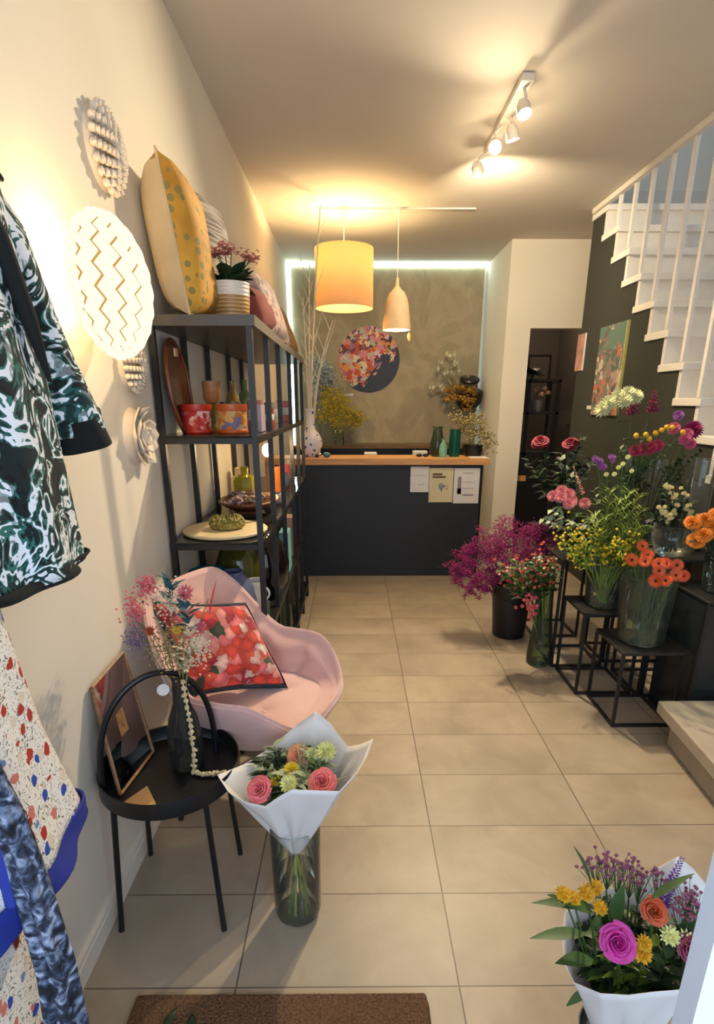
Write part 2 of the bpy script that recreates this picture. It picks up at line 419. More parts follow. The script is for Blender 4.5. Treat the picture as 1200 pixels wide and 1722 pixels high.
# LED strips round the mottled panel
LED = emit('led_light', (.74, 1.0, .90), 15.0)
t = thing('led_strip', 'cool white light strip around the top and sides of the mottled back panel', 'light strip', (0.4, 7.19, 2.95))
MB().span((-.715, 7.10, 2.955), (1.515, 7.125, 2.982)).build('strip_top', LED, t, smooth=False)
MB().span((-.738, 7.10, .95), (-.712, 7.125, 2.982)).build('strip_side', LED, t, smooth=False)
MB().span((1.502, 7.185, .95), (1.508, 7.20, 2.95)).build('strip_side', emit('led_light_dim', (.62, .9, 1.0), 2.0), t, smooth=False)

# ------------------------------------------------------------------ staircase
st = thing('staircase', 'white steel staircase with slatted balusters rising above the dark green wall', 'staircase', (2.0, 2.2, 0))
for k in range(13):
    d, z = TR[k]
    mb = MB(); mb.span((1.985, d-.30, z), (2.90, d, z+.045)); mb.build('tread', STAIRW, st, smooth=False, bevel=.004)
    mb = MB(); mb.span((2.0, d-.275, z-.165), (2.90, d-.235, z)); mb.build('riser', STAIRW, st, smooth=False)
for k in range(13):
    d, z = TR[k]
    dd = d-.27
    MB().span((1.983, dd-.015, z+.045), (2.005, dd+.015, 2.96)).build('baluster', STAIRW, st, smooth=False)
    if k < 12:
        MB().span((2.885, dd-.01, z+.045), (2.90, dd+.01, z+1.0)).build('baluster', STAIRW, st, smooth=False)
        MB().span((2.885, dd+.11, z+.045), (2.90, dd+.13, z+1.1)).build('baluster', STAIRW, st, smooth=False)
a, b = TR[0], TR[12]
MB().tube([(2.89, a[0]-.1, a[1]+1.05), (2.89, b[0]-.27, b[1]+1.0)], .018, 8).build('handrail', STAIRW, st)

# ------------------------------------------------------------------ counter and what is on it
ct = thing('shop_counter', 'navy shop counter with an oak top at the back of the shop', 'counter', (.2, 5.0, 0))
MB().span((-.735, 4.85, 0), (1.10, 4.875, .99)).build('front_panel', NAVY, ct, smooth=False)
MB().span((-.735, 4.82, .99), (1.165, 5.17, 1.045)).build('worktop', WOOD, ct, smooth=False, bevel=.004)
MB().span((1.07, 4.875, 0), (1.10, 5.15, .99)).build('side_panel', NAVY, ct, smooth=False)
MB().span((-.735, 4.875, 0), (-.71, 5.15, .99)).build('side_panel', NAVY, ct, smooth=False)
MB().tube([(1.118, 4.9, .99), (1.118, 4.9, .002)], .007, 6).build('leg', BLACK, ct)
dk = thing('desk', 'low dark desk hidden behind the shop counter', 'desk', (.2, 5.5, 0))
MB().span((-.5, 5.2, .9), (1.0, 5.85, .94)).build('desk_top', BLACKM, dk, smooth=False)
for x in (-.45, .95):
    for y in (5.25, 5.8): MB().span((x-.02, y-.02, 0), (x+.02, y+.02, .9)).build('leg', BLACK, dk, smooth=False)
cab = thing('back_cabinet', 'long dark cabinet with brown top along the mottled back wall', 'cabinet', (.3, 6.9, 0))
MB().span((-.73, 6.72, 0), (1.46, 7.09, .985)).build('body', BLACKM, cab, smooth=False)
MB().span((-.735, 6.68, .985), (1.47, 7.095, 1.02)).build('cabinet_top', m_wood('brown_board', '5c4227', '765735'), cab, smooth=False)
for x in (-.36, .0, .36, .73, 1.1): MB().span((x-.003, 6.716, .05), (x+.003, 6.72, .97)).build('door_gap', BLACK, cab, smooth=False)

def sheet(name, label, x0, z0, x1, z1, y, mat, group=None, skew=0):
    t = thing(name, label, 'poster', ((x0+x1)/2, y, z0), group)
    mb = MB(); mb.add([(x0-skew, y-.002, z0), (x1-skew, y-.002, z0), (x1, y-.002, z1), (x0, y-.002, z1), (x0-skew, y, z0), (x1-skew, y, z0), (x1, y, z1), (x0, y, z1)],
                      [(0, 1, 2, 3), (5, 4, 7, 6), (0, 4, 5, 1), (1, 5, 6, 2), (2, 6, 7, 3), (3, 7, 4, 0)])
    mb.build('paper', mat, t, smooth=False); return t
PW = plain('white_print_paper', 'd9d3cd', .8, var=.02); PC = plain('cream_print_paper', 'cfc29b', .8, var=.05, scale=9)
INK = plain('brown_ink', '5f3f38', .8); INKG = plain('grey_ink', '8b8288', .8); INKD = plain('purple_grey_ink', '6f6470', .8); INKL = plain('pale_grey_ink', 'bcb4ae', .8)
YP = 4.846
s1 = sheet('notice', 'small white notice with faint sketch, leftmost on the counter front', .493, .758, .651, .974, YP, PW, None)
MB().span((.52, YP-.004, .90), (.62, YP-.003, .905)).build('printed_line', INKL, s1, smooth=False)
MB().tube([(.56, YP-.003, .83), (.565, YP-.003, .815), (.58, YP-.003, .825), (.60, YP-.003, .82), (.612, YP-.003, .835)], .0016, 5).build('sketch', INKG, s1)
MB().tube([(.53+.04*math.cos(a), YP-.003, .87+.05*math.sin(a)) for a in [i*PI/10 for i in range(5, 16)]], .001, 4).build('sketch', INKL, s1)
s2 = sheet('poster', 'cream poster with brown title and blue bouquet drawing on the counter front', .655, .67, .862, .964, YP, PC, None)
MB().span((.682, YP-.004, .902), (.765, YP-.003, .918)).build('title_line', INK, s2, smooth=False)
MB().span((.682, YP-.004, .880), (.795, YP-.003, .894)).build('title_line', INK, s2, smooth=False)
mb = MB(); random.seed(3)
for i in range(26):
    a = random.uniform(0, 2*PI); r = .026*math.sqrt(random.random()); mb.octa((.765+r*math.cos(a), YP-.003, .812+r*math.sin(a)), .006)
mb.build('bouquet_print', plain('blue_grey_print', '7d86a0', .8, var=.3), s2)
MB().tube([(.765, YP-.003, .79), (.762, YP-.003, .762)], .004, 5).build('vase_print', plain('slate_print', '4a5563', .8), s2)
mb = MB(); [mb.octa((.80+.02*random.random(), YP-.003, .78+.04*random.random()), .006) for i in range(9)]
mb.build('blossom_print', plain('pink_print', 'c79a8e', .8), s2)
s3 = sheet('price_list', 'white sheet with a printed grey table, rightmost on the counter front', .868, .66, 1.088, .962, YP, PW, None)
MB().span((.902, YP-.004, .742), (.932, YP-.003, .89)).build('picture_column', INKG, s3, smooth=False)
MB().span((.898, YP-.004, .742), (.934, YP-.0032, .790)).build('dark_square', INKD, s3, smooth=False)
for z in (.842, .79, .738): MB().span((.94, YP-.004, z), (1.045, YP-.003, z+.005)).build('printed_line', INKL, s3, smooth=False)
MB().span((.95, YP-.004, .726), (1.04, YP-.003, .735)).build('printed_line', INKG, s3, smooth=False)
MB().span((.94, YP-.004, .915), (1.03, YP-.003, .928)).build('heading', INKL, s3, smooth=False)

def vase(name, label, c, prof, mat, cat='vase', water=None, group=None, seg=28, thick=.004, wmat=None):
    """turned hollow vase standing at c; prof is (radius, height) from the foot up"""
    c = Vector(c); t = thing(name, label, cat, c, group)
    mb = MB(); R_, H_ = prof[-1]
    if mat in (CLEAR, SHEER, SMOKE) or mat.name.endswith('_glass'): mb.lathe([(0.001, .001)]+prof, c, seg=seg); mb.tube([c+Vector((R_*math.cos(2*PI*i/seg), R_*math.sin(2*PI*i/seg), H_)) for i in range(seg)], .0018, 5, closed=True)
    else:
        inner = [(max(.002, r-thick), max(h, thick)) for r, h in reversed(prof)]; mb.lathe([(0.001, 0)]+prof+inner+[(0.001, thick)], c, seg=seg)
    mb.build('body', mat, t)
    if water:
        hs = []
        for (r, h) in prof:
            if h < water: hs.append((max(.002, r-thick*1.6), max(h, thick*1.6)))
        lr = hs[-1][0]; wp = [(.001, hs[0][1])]+hs+[(lr, water), (.001, water)]
        MB().lathe(wp, c, seg=seg).build('water', wmat or WATER, t)
    return t
# the blue and white jar, and the small things at its side
SPOT = N('blue_spot_glaze'); v_ = SPOT.coord(); vo_ = SPOT.vor(v_, 22); SPOT.set(SPOT.mix(SPOT.math('LESS_THAN', vo_.outputs['Distance'], .26), hx('e2dbe2'), hx('49507c')), .25); SPOT = SPOT.m
vase('porcelain_vase', 'white porcelain bottle vase with blue spots at left end of the counter', (-.365, 5.0, 1.045),
     [(.045, 0), (.075, .03), (.098, .09), (.098, .14), (.075, .19), (.04, .23), (.034, .30), (.032, .37), (.042, .40)], SPOT)
o = MB().ball((-.225, 4.93, 1.067), (.035, .03, .022), 16, 10).build('blue_dish', plain('blue_ceramic', '4d7c90', .3), loc=(-.225, 4.93, 1.045)); tag(o, 'small round turquoise blue pot on the counter by the spotted vase', 'pot')
t = thing('glass_ornament', 'tiny silver and black ornament on the counter next to the spotted vase', 'ornament', (-.29, 4.9, 1.045))
MB().ball((-.285, 4.9, 1.072), .017, 12, 8).build('silver_ball', plain('silver', 'cfcfd4', .15, 1), t); MB().ball((-.31, 4.9, 1.060), .015, 12, 8).build('black_ball', BLACKM, t)
o = MB().span((.11, 5.45, .942), (.23, 5.62, 1.035)).build('paper_tray', PW, loc=(.17, 5.5, .942), smooth=False, bevel=.004); tag(o, 'white document tray showing above the middle of the counter', 'tray')
o = MB().span((.56, 5.3, .942), (.69, 5.4, 1.065)).build('card_box', PW, loc=(.6, 5.35, .942), smooth=False, bevel=.002); tag(o, 'small white box behind the dark sunglasses on the counter', 'box')
t = thing('sunglasses', 'dark sunglasses lying on the counter in front of the white box', 'sunglasses', (.60, 4.93, 1.046))
for dx in (-.028, .028): MB().ball((.60+dx, 4.93, 1.062), (.026, .006, .015), 14, 8).build('lens', BLACKM, t)
MB().tube([(.594, 4.93, 1.068), (.606, 4.93, 1.068)], .003, 5).build('bridge', BLACKM, t)
for dx in (-.052, .052): MB().tube([(.60+dx, 4.932, 1.066), (.60+dx*.9, 5.05, 1.05)], .003, 5).build('temple', BLACKM, t)
o = MB().span((1.0, 4.84, 1.045), (1.15, 4.98, 1.049)).build('paper_sheet', PW, loc=(1.05, 4.9, 1.045), smooth=False); tag(o, 'white sheet of paper at the right end of the counter top', 'paper')
# the glass vases at the right end
vase('glass_vase', 'pale green bulbous glass vase at the right end of the counter', (.735, 5.02, 1.045), [(.045, 0), (.062, .03), (.065, .10), (.05, .17), (.04, .22), (.045, .25)], glass('pale_green_glass', '9fb58a'), water=.1)
vase('glass_bottle', 'small mint green glass bottle in front of the bulbous glass vase', (.775, 4.93, 1.045), [(.034, 0), (.036, .06), (.03, .10), (.014, .13), (.014, .15), (.02, .155)], plain('mint_glass_bottle', '6fa08a', .12))
vase('glass_vase', 'tall emerald green glass vase on the counter', (.885, 5.0, 1.045), [(.045, 0), (.048, .1), (.05, .18), (.052, .23)], plain('emerald_glass_vase', '0d4a38', .08))
vase('plant_pot', 'low black pot of dried flowers at the right end of the counter', (1.055, 5.05, 1.045), [(.07, 0), (.085, .05), (.09, .095)], BLACKM, cat='pot')

# round painting and its label
RP = m_painting('round_flower_painting', hx('1f2a45'), [(0, hx('b8452f')), (.14, hx('d48a3a')), (.26, hx('c97f86')), (.4, hx('d9c3a6')), (.52, hx('6a2c3c')), (.62, hx('a8b0a2')), (.74, hx('93698c')), (.84, hx('d2b4c0')), (.93, hx('3f3350'))], 23, -.25, -1.15, 1.0, .72)
t = thing('round_painting', 'round painting of red, orange and pink flowers on navy on the back wall', 'painting', (.19, 7.1, 1.975))
MB().lathe([(.001, 0), (.362, 0), (.364, .006), (.362, .018), (.001, .018)], (.19, 7.119, 1.975), (0, -1, 0), 64).build('canvas', RP, t)
o = MB().span((-.107, 7.114, 1.573), (.008, 7.119, 1.596)).build('wall_label', PW, loc=(-.05, 7.115, 1.585), smooth=False); tag(o, 'small white label on the back wall below the round painting', 'label')

# ------------------------------------------------------------------ pendants
SHADE = N('linen_shade'); n_ = SHADE.noise(SHADE.coord(scale=(1, 1, .2)), 120, 2)
SHADE.set(hx('e0c49a'), .9); SHADE.bump(n_.outputs[0], .15, .003)
ts_ = SHADE.n('ShaderNodeBsdfTranslucent'); ts_.inputs[0].default_value = (.82, .62, .38, 1); mx_ = SHADE.n('ShaderNodeMixShader'); mx_.inputs[0].default_value = .3
SHADE.l(SHADE.b.outputs[0], mx_.inputs[1]); SHADE.l(ts_.outputs[0], mx_.inputs[2]); SHADE.l(mx_.outputs[0], SHADE.out.inputs[0]); SHADE = SHADE.m
c = Vector((-.07, 5.24, 2.25))
t = thing('pendant_lamp', 'large orange-cream drum pendant lamp hanging over the counter', 'lamp', c)
MB().lathe([(.243, 0), (.243, .45), (.240, .45), (.240, 0), (.243, 0)], c, seg=48).build('lamp_shade', SHADE, t)
MB().tube([c+Vector((0, 0, .30)), c+Vector((0, 0, .738))], .004, 6).build('cable', WHITE, t)
MB().lathe([(.001, -.03), (.045, -.03), (.05, 0)], c+Vector((0, 0, .739)), seg=20).build('ceiling_rose', WHITE, t)
mb = MB()
for k in range(3): a = k*2*PI/3; mb.tube([c+Vector((0, 0, .42)), c+Vector((.24*math.cos(a), .24*math.sin(a), .44))], .003, 5)
mb.build('spider', WHITE, t)
MB().ball(c+Vector((0, 0, .27)), (.035, .035, .05), 14, 10).build('bulb', emit('warm_bulb_glow', (1, .72, .38), 16), t)
add_light('drum_light', 'POINT', c+Vector((0, 0, .35)), 36, (1.0, .76, .38), parent=t, shadow_soft_size=.05)
c = Vector((.376, 5.24, 2.085))
t = thing('pendant_lamp', 'white bottle-shaped pendant lamp with a wooden tag hanging over the counter', 'lamp', c)
pr = [(.120, 0), (.117, .05), (.108, .12), (.100, .19), (.088, .24), (.066, .285), (.035, .315), (.016, .34), (.012, .40)]
MB().lathe(pr+[(r-.004, h) for r, h in reversed(pr)], c, seg=36).build('lamp_shade', plain('white_felt_shade', 'c9b08c', .9, var=.05, scale=12), t)
MB().tube([c+Vector((0, 0, .38)), c+Vector((0, 0, .90))], .003, 6).build('cable', WHITE, t)
MB().tube([c+Vector((.105, 0, .02)), c+Vector((.108, -.005, -.05))], .0015, 4).build('string', BLACK, t)
MB().leaf(c+Vector((.108, -.005, -.02)), (.05, 0, -1), .075, .034, mi=0, up=(0, 1, 0)).build('wooden_tag', m_wood('tag_wood', 'b97a3a', 'd79a55'), t, solid=.004)
MB().ball(c+Vector((0, 0, .055)), (.03, .03, .04), 14, 10).build('bulb', emit('pale_bulb_glow', (1, .86, .6), 14), t)
add_light('bottle_light', 'POINT', c+Vector((0, 0, .03)), 14, (1.0, .8, .5), parent=t, shadow_soft_size=.03)
t = thing('ceiling_rail', 'thin white cable rail on the ceiling above the two pendants', 'rail', (.3, 5.25, 2.98))
MB().span((-.28, 5.235, 2.980), (1.0, 5.247, 2.99)).build('rail_bar', CEIL, t, smooth=False)
for x in (-.07, .376): MB().lathe([(.02, -.03), (.02, 0)], (x, 5.24, 2.976), seg=12, cap=True).build('adapter', WHITE, t)

# ------------------------------------------------------------------ ceiling spots
t = thing('ceiling_spotlight_bar', 'white ceiling bar with four lit warm spotlights', 'spotlights', (.84, 3.7, 2.93))
MB().span((.81, 3.28, 2.955), (.87, 4.12, 2.989)).build('bar', WHITE, t, smooth=False, bevel=.004)
GLOW = emit('spot_glow', (1.0, .80, .50), 60)
SP = [((.853, 3.349), (1.25, 2.1, 0.2), 48), ((.798, 3.729), (.1, .9, 0.6), 150), ((.874, 3.639), (1.5, 3.9, .4), 34), ((.781, 4.086), (1.75, 6.1, 2.0), 75)]
for (x, y), tg, en in SP:
    p = Vector((x, y, 2.85)); d = (Vector(tg)-p).normalized()
    h = MB().lathe([(.001, -.07), (.022, -.07), (.034, -.045), (.036, .0), (.033, .0), (.030, -.03), (.001, -.03)], p, d, 20).build('spot_head', WHITE, t)
    MB().tube([p-d*.05, (x, y, 2.92), (.84, y, 2.96)], .008, 6).build('arm', WHITE, h)
    MB().lathe([(.001, -.004), (.030, -.004)], p, d, 20).build('lens', GLOW, h)
    add_light('spot_spill', 'POINT', p+Vector((0, 0, -.10)), 1.6, (1.0, .80, .50), parent=t, shadow_soft_size=.03)
    add_light('spot_light', 'SPOT', p+d*.02, en*1.55, (1.0, .80, .52), parent=t, target=tg, spot_size=R(125), spot_blend=.9, shadow_soft_size=.03)

# ------------------------------------------------------------------ black shelving along the left wall
SX0, SX1 = -.735, -.36
SY = [2.2, 2.6, 3.0, 3.5, 3.9, 4.3]
SZ = [.12, .54, .958, 1.374]
sh = thing('shelving_unit', 'long black steel shelving unit along the left wall', 'shelves', (-.55, 3.2, 0))
for y in SY:
    for x in (SX0+.012, SX1-.012):
        MB().span((x-.011, y-.011, 0), (x+.011, y+.011, 1.76)).build('post', BLACK, sh, smooth=False)
for z in SZ:
    for x in (SX0+.012, SX1-.012): MB().span((x-.011, SY[0], z-.03), (x+.011, SY[-1], z-.008)).build('rail', BLACK, sh, smooth=False)
    for y in SY[::5]: MB().span((SX0+.024, y-.011, z-.03), (SX1-.024, y+.011, z-.008)).build('cross_rail', BLACK, sh, smooth=False)
    MB().span((SX0+.001, SY[0]-.01, z-.0075), (SX1, SY[-1]+.01, z)).build('shelf_plate', SMOKE if z > .3 else BLACKM, sh, smooth=False)
MB().span((SX0-.003, SY[0]-.012, 1.755), (SX1+.01, SY[-1]+.012, 1.792)).build('top_shelf', plain('charcoal_board', '4a4340', .4, var=.04), sh, smooth=False)

def pillow(mb, c, ax, w, h, t, n=21, mi=0, pinch=.07, sag=0):
    """a stuffed cushion; ax = (width direction, height direction)"""
    u = Vector(ax[0]).normalized(); v = Vector(ax[1]).normalized(); nn = u.cross(v).normalized(); c = Vector(c)
    for s in (1, -1):
        def fn(a, b):
            x = a*2-1; y = b*2-1
            k = (1-pinch*(1-abs(y)**1.5)*abs(x)**2), (1-pinch*(1-abs(x)**1.5)*abs(y)**2)
            th = max(0, (1-x**4))**.5*max(0, (1-y**4))**.5
            wr = noise.noise(Vector((x*2+c.x*9, y*2, c.y*7)))*.12
            return c+u*x*w*.5*k[0]+v*y*h*.5*k[1]+nn*s*t*.5*th*(1+wr)
        mb.grid(fn, n, n, mi)
    return mb
def cushion(label, c, ax, w, h, t, mat, name='cushion', group=None, back=None, tilt=0):
    root = thing(name, label, 'cushion', (c[0], c[1], c[2]-h/2), group)
    pillow(MB(), c, ax, w, h, t).build('cover', mat, root)
    u = Vector(ax[0]).normalized(); v = Vector(ax[1]).normalized(); C = Vector(c); pts = []
    for i in range(48):
        q = i/48*4; k = int(q); f = (q-k)*2-1
        x, y = [(f, -1), (1, f), (-f, 1), (-1, -f)][k]
        kx = 1-.07*(1-abs(y)**1.5)*abs(x)**2; ky = 1-.07*(1-abs(x)**1.5)*abs(y)**2
        pts.append(C+u*x*w*.5*kx+v*y*h*.5*ky)
    MB().tube(pts, .004, 6, closed=True).build('piping', back or mat, root)
    return root
CREAMF = plain('cream_cotton', 'c9b28a', .9, var=.06, scale=12)
root = cushion('large mustard yellow dotted cushion standing at the near end of the top shelf', (-.625, 2.385, 2.04), ((-.07, 1, 0), (-.13, -.02, 1)), .40, .50, .17, m_dots(), back=CREAMF)
# its cream back half
u = Vector((-.07, 1, 0)).normalized()
def half(a, b):
    x = a*2-1; y = b*2-1
    v = Vector((-.13, -.02, 1)).normalized(); nn = u.cross(v).normalized()
    th = max(0, (1-x**4))**.5*max(0, (1-y**4))**.5
    k = (1-.07*(1-abs(y)**1.5)*abs(x)**2), (1-.07*(1-abs(x)**1.5)*abs(y)**2)
    return Vector((-.625, 2.385, 2.04))+u*x*.20*k[0]+v*y*.25*k[1]-nn*(.104*th+.004)
MB().grid(half, 17, 17).build('back_panel', CREAMF, root)
cushion('grey and white striped cushion behind the potted plant on the top shelf', (-.615, 2.76, 2.075), ((.16, 1, 0), (-.10, .0, 1)), .34, .50, .12, m_stripe('grey_stripe_cotton', '726a68', 'b4aaa2', '4c4648'))
pile = [(2.84, -.455, '7a3a34', 'dark red cushion leaning beside the plant pot on the top shelf', .20),
        (2.99, -.45, None, 'grey and pink mottled cushion, second of the row on the top shelf', .31),
        (3.42, -.49, None, 'dusty rose patterned cushion in the middle of the top shelf row', .33),
        (3.72, -.50, None, 'beige flecked cushion towards the far end of the top shelf', .34),
        (4.02, -.50, 'a8743a', 'ochre cushion at the far end of the top shelf', .36)]
fm = [None, m_mosaic('grey_pink_jacquard', [(0, '8a807c'), (.3, 'a89890'), (.55, '7a6a68'), (.75, 'b48f86')], 40), m_mosaic('rose_jacquard', [(0, 'a5786a'), (.35, 'b99884'), (.6, '8d6c64'), (.8, 'c2a890')], 32),
      m_mosaic('beige_jacquard', [(0, '8f7a60'), (.4, 'a08a70'), (.65, '6f5c4c'), (.85, 'b49a78')], 46), None]
for i, (y, x, hxc, lab, s) in enumerate(pile):
    cushion(lab, (x+.03, y-.02, 1.795+s*.43), ((.10, 1, .0), (-.40, .08, 1)), .36, s, .11, fm[i] or plain('cushion_'+hxc, hxc, .9), group='cushions in a row on the top shelf')

# ------------------------------------------------------------------ flowers: shapes
def petals(mb, c, ax, n, r0, r1, wd, lift, mi=0, droop=.3, ph=0, jit=0):
    a, u, v = basis(ax); c = Vector(c)
    for i in range(n):
        t = 2*PI*(i+ph)/n+random.uniform(-jit, jit); d = u*math.cos(t)+v*math.sin(t)
        mb.leaf(c+d*r0, d+a*lift, r1-r0, wd, droop, .15, mi, 4, .7, up=a)
def rose(mb, c, ax, r, mi=0):
    """cupped petals wrapped round one another, the outer ones curling back"""
    a, u, v = basis(ax); c = Vector(c); ph0 = random.random()*6
    for ring, (rk, hk, n, span, curl) in enumerate([(.16, .62, 3, 1.3, -.02), (.30, .66, 3, 1.25, 0), (.45, .60, 4, 1.0, .03), (.62, .50, 5, .85, .08), (.80, .36, 5, .82, .14), (.98, .20, 6, .72, .18)]):
        for i in range(n):
            th = ph0+2*PI*(i+.5*(ring % 2))/n+random.uniform(-.12, .12); js = random.uniform(.92, 1.06)
            def fn(x, y):
                q = x*2-1; t = y; k = 1-.30*abs(q)**3*t
                rr = r*(rk*(.22+.78*t**.6)+curl*max(0, t-.7)*3.3*.5+.03*q)*js; hh = r*hk*math.sin(min(1, t*1.05)*PI*.5)*k - r*curl*max(0, t-.8)*1.5
                an = th+q*span*(.55+.45*math.sin(min(1, t*1.15)*PI*.5))*(1-.25*t*t)
                return c+(u*math.cos(an)+v*math.sin(an))*rr+a*(hh-r*.25)
            mb.grid(fn, 6, 5, mi)
    mb.ball(c, (r*.12, r*.12, r*.2), 8, 5, mi)
def pompon(mb, c, ax, r, mi=0, n=70):
    a, u, v = basis(ax); c = Vector(c)
    for i in range(n):
        h = 1-1.15*(i+.5)/n; t = i*2.39996; q = math.sqrt(max(0, 1-h*h)); d = (u*math.cos(t)+v*math.sin(t))*q+a*h
        mb.leaf(c+d*r*.35, d, r*.68, r*.32, .1, .25, mi, 3, .6, up=a if q > .3 else u)
    mb.ball(c, r*.45, 8, 6, mi)
def gerbera(mb, c, ax, r):
    petals(mb, c, ax, 20, r*.22, r, r*.30, .25, 0, .15); petals(mb, c, ax, 16, r*.2, r*.78, r*.26, .45, 0, .15, .5)
    a, u, v = basis(ax); mb.ball(Vector(c)+a*r*.10, (r*.19, r*.19, r*.16), 12, 6, 1)
def spike(mb, a, b, r, n=60, mi=0):
    a, b = Vector(a), Vector(b); ax, u, v = basis(b-a)
    for i in range(n):
        t = i/n; q = 2.4*i; rr = r*(1-.75*t); d = u*math.cos(q)+v*math.sin(q)
        mb.leaf(a+(b-a)*t+d*rr*.3, d+ax*.6, rr*1.0, rr*.6, .2, .2, mi, 3, .6)
def sprig(mb, base, d, ln, n, lw, ll, mi=0, droop=.3, spread=1.0):
    """leafy twig with paired leaves"""
    base, d = Vector(base), Vector(d).normalized(); ax, u, v = basis(d)
    pts = [base+d*ln*t+Vector((0, 0, -1))*ln*.12*t*t for t in [i/6 for i in range(7)]]
    mb.tube(pts, [.0028-.0003*i for i in range(7)], 5, mi)
    for i in range(n):
        t = .2+.8*i/n; k = t*6; j = min(5, int(k)); p = pts[j].lerp(pts[j+1], k-j)
        s = (1 if i % 2 else -1); w_ = u*s*math.cos(i*.9)+v*s*math.sin(i*.9)
        mb.leaf(p, w_*spread+d*.7, ll*(1-.35*t), lw*(1-.3*t), droop, .15, mi, 4)
def stem(mb, a, b, r=.0028, bend=.03, mi=0):
    a, b = Vector(a), Vector(b); m = (a+b)/2+Vector((random.uniform(-bend, bend), random.uniform(-bend, bend), bend)); mb.tube(bez(a, m, b, 8), r, 5, mi); return m


# potted kalanchoe
t = thing('potted_plant', 'small pink-flowering plant in a white and gold glazed pot on the top shelf', 'plant', (-.495, 2.52, 1.794))
PG = N('white_gold_glaze'); v_ = PG.coord(); sp_ = PG.n('ShaderNodeSeparateXYZ'); PG.l(v_, sp_.inputs[0])
wv_ = PG.n('ShaderNodeTexWave'); wv_.bands_direction = 'Z'; wv_.inputs['Scale'].default_value = 22; PG.l(v_, wv_.inputs[0])
gold_ = PG.ramp(wv_.outputs['Fac'], [(.3, hx('a97f4c')), (.8, hx('cfa76c'))])
PG.set(PG.mix(PG.math('GREATER_THAN', sp_.outputs[2], .105), gold_, hx('e6dccc')), .25); PG.bump(wv_.outputs['Fac'], .4, .004); PG = PG.m
pc = (-.495, 2.52, 1.794)
MB().lathe([(.001, 0), (.066, 0), (.072, .01), (.076, .08), (.079, .155), (.073, .155), (.071, .12), (.001, .12)], pc, seg=32).build('pot', PG, t)
random.seed(11); mb = MB(); fl = MB()
for i in range(34):
    a = random.uniform(0, 2*PI); e = random.uniform(-.1, 1.2); r = random.uniform(.0, .04)
    mb.leaf((pc[0]+r*math.cos(a), pc[1]+r*math.sin(a), pc[2]+.13+.05*random.random()), (math.cos(a), math.sin(a), e), random.uniform(.06, .10), random.uniform(.05, .065), .2, .1, 0, 6, 1.35)
mb.build('foliage', DGREEN, t)
for (x, y, z) in [(-.535, 2.5, 2.055), (-.505, 2.52, 2.075), (-.475, 2.5, 2.065), (-.52, 2.47, 2.05), (-.41, 2.5, 2.045), (-.39, 2.5, 2.035)]:
    st_ = MB(); st_.tube(bez((pc[0], pc[1], 1.92), ((x+pc[0])/2, (y+pc[1])/2, 2.0), (x, y, z), 6), .0025, 5)
    s_ = st_.build('flower_stem', GREEN, t)
    mb = MB()
    for i in range(24): petals(mb, (x+random.gauss(0, .016), y+random.gauss(0, .014), z+random.gauss(0, .010)), (random.uniform(-.6, .6), -.6, 1), 4, 0, .011, .009, .3)
    mb.build('flower_head', plain('dusty_pink_bloom', 'a8605e', .7, var=.3, scale=60), s_)

# things on the shelf at 1.374
def box_thing(name, label, cat, a, b, mat, bevel=.002, group=None):
    o = MB().span(a, b).build(name, mat, loc=((a[0]+b[0])/2, (a[1]+b[1])/2, a[2]), smooth=False, bevel=bevel); return tag(o, label, cat, group)
zs = 1.375
TRAYW = m_wood('walnut', '4a2412', '7d4422', (14, 14, 2), .35)
t = thing('wooden_tray', 'oval dark wooden tray standing upright at the near end of the second shelf down', 'tray', (-.69, 2.40, zs))
def tray_pt(a, b):
    ph = 2*PI*a; r = b; return Vector((-.690+.028*(1-r**3)*-1+.055*(zs+.19-zs)*0, 2.37+.135*r*math.cos(ph), zs+.176+.175*r*math.sin(ph))) + Vector((.03*(r*math.sin(ph)) * -.6, 0, 0))
MB().grid(tray_pt, 36, 9, wrap=True).build('dish', TRAYW, t, solid=.012)
MB().tube([Vector(tray_pt(i/36, 1)) for i in range(36)], .009, 8, closed=True).build('rim', TRAYW, t)
MB().box((-.672, 2.30, zs+.30), (.006, .035, .028)).build('sticker', plain('cream_sticker', 'c4a788', .8), t, smooth=False)
def tin(label, c, r, h, mat, lidmat, name='tin'):
    t = thing(name, label, 'tin', c)
    MB().lathe([(.001, 0), (r, 0), (r, h*.9), (.001, h*.9)], c, seg=32).build('body', mat, t)
    MB().lathe([(r+.002, h*.78), (r+.003, h*.8), (r+.003, h), (r*.9, h*1.01), (.001, h*1.01)], c, seg=32).build('lid', lidmat, t)
    MB().lathe([(r, 0), (r+.003, .004), (r+.003, .012), (r, .016)], c, seg=32).build('base_rim', lidmat, t)
    return t
tin('red round tin with pink swirl pattern on the upper shelf', (-.635, 2.38, zs), .060, .112, m_mosaic('red_pink_swirl', [(0, 'b02a20'), (.45, 'c9493a'), (.7, 'd98a7c'), (.85, 'e0b0a0')], 60), plain('red_enamel', 'b8301f', .35))
tin('orange round tin beside the red tin', (-.492, 2.38, zs), .060, .112, m_mosaic('orange_label_print', [(0, 'b96a28'), (.3, 'd08a48'), (.55, 'b8a074'), (.7, '7a6a86'), (.85, 'd39a5a')], 45), plain('orange_enamel', 'c0561f', .35))
vase('glass_jar', 'clear squat glass jar behind the orange tin', (-.545, 2.62, zs), [(.045, 0), (.05, .03), (.05, .11), (.045, .12)], CLEAR, cat='jar')
t = thing('goblet', 'wooden goblet on a green glass foot on the upper shelf', 'goblet', (-.60, 2.52, zs))
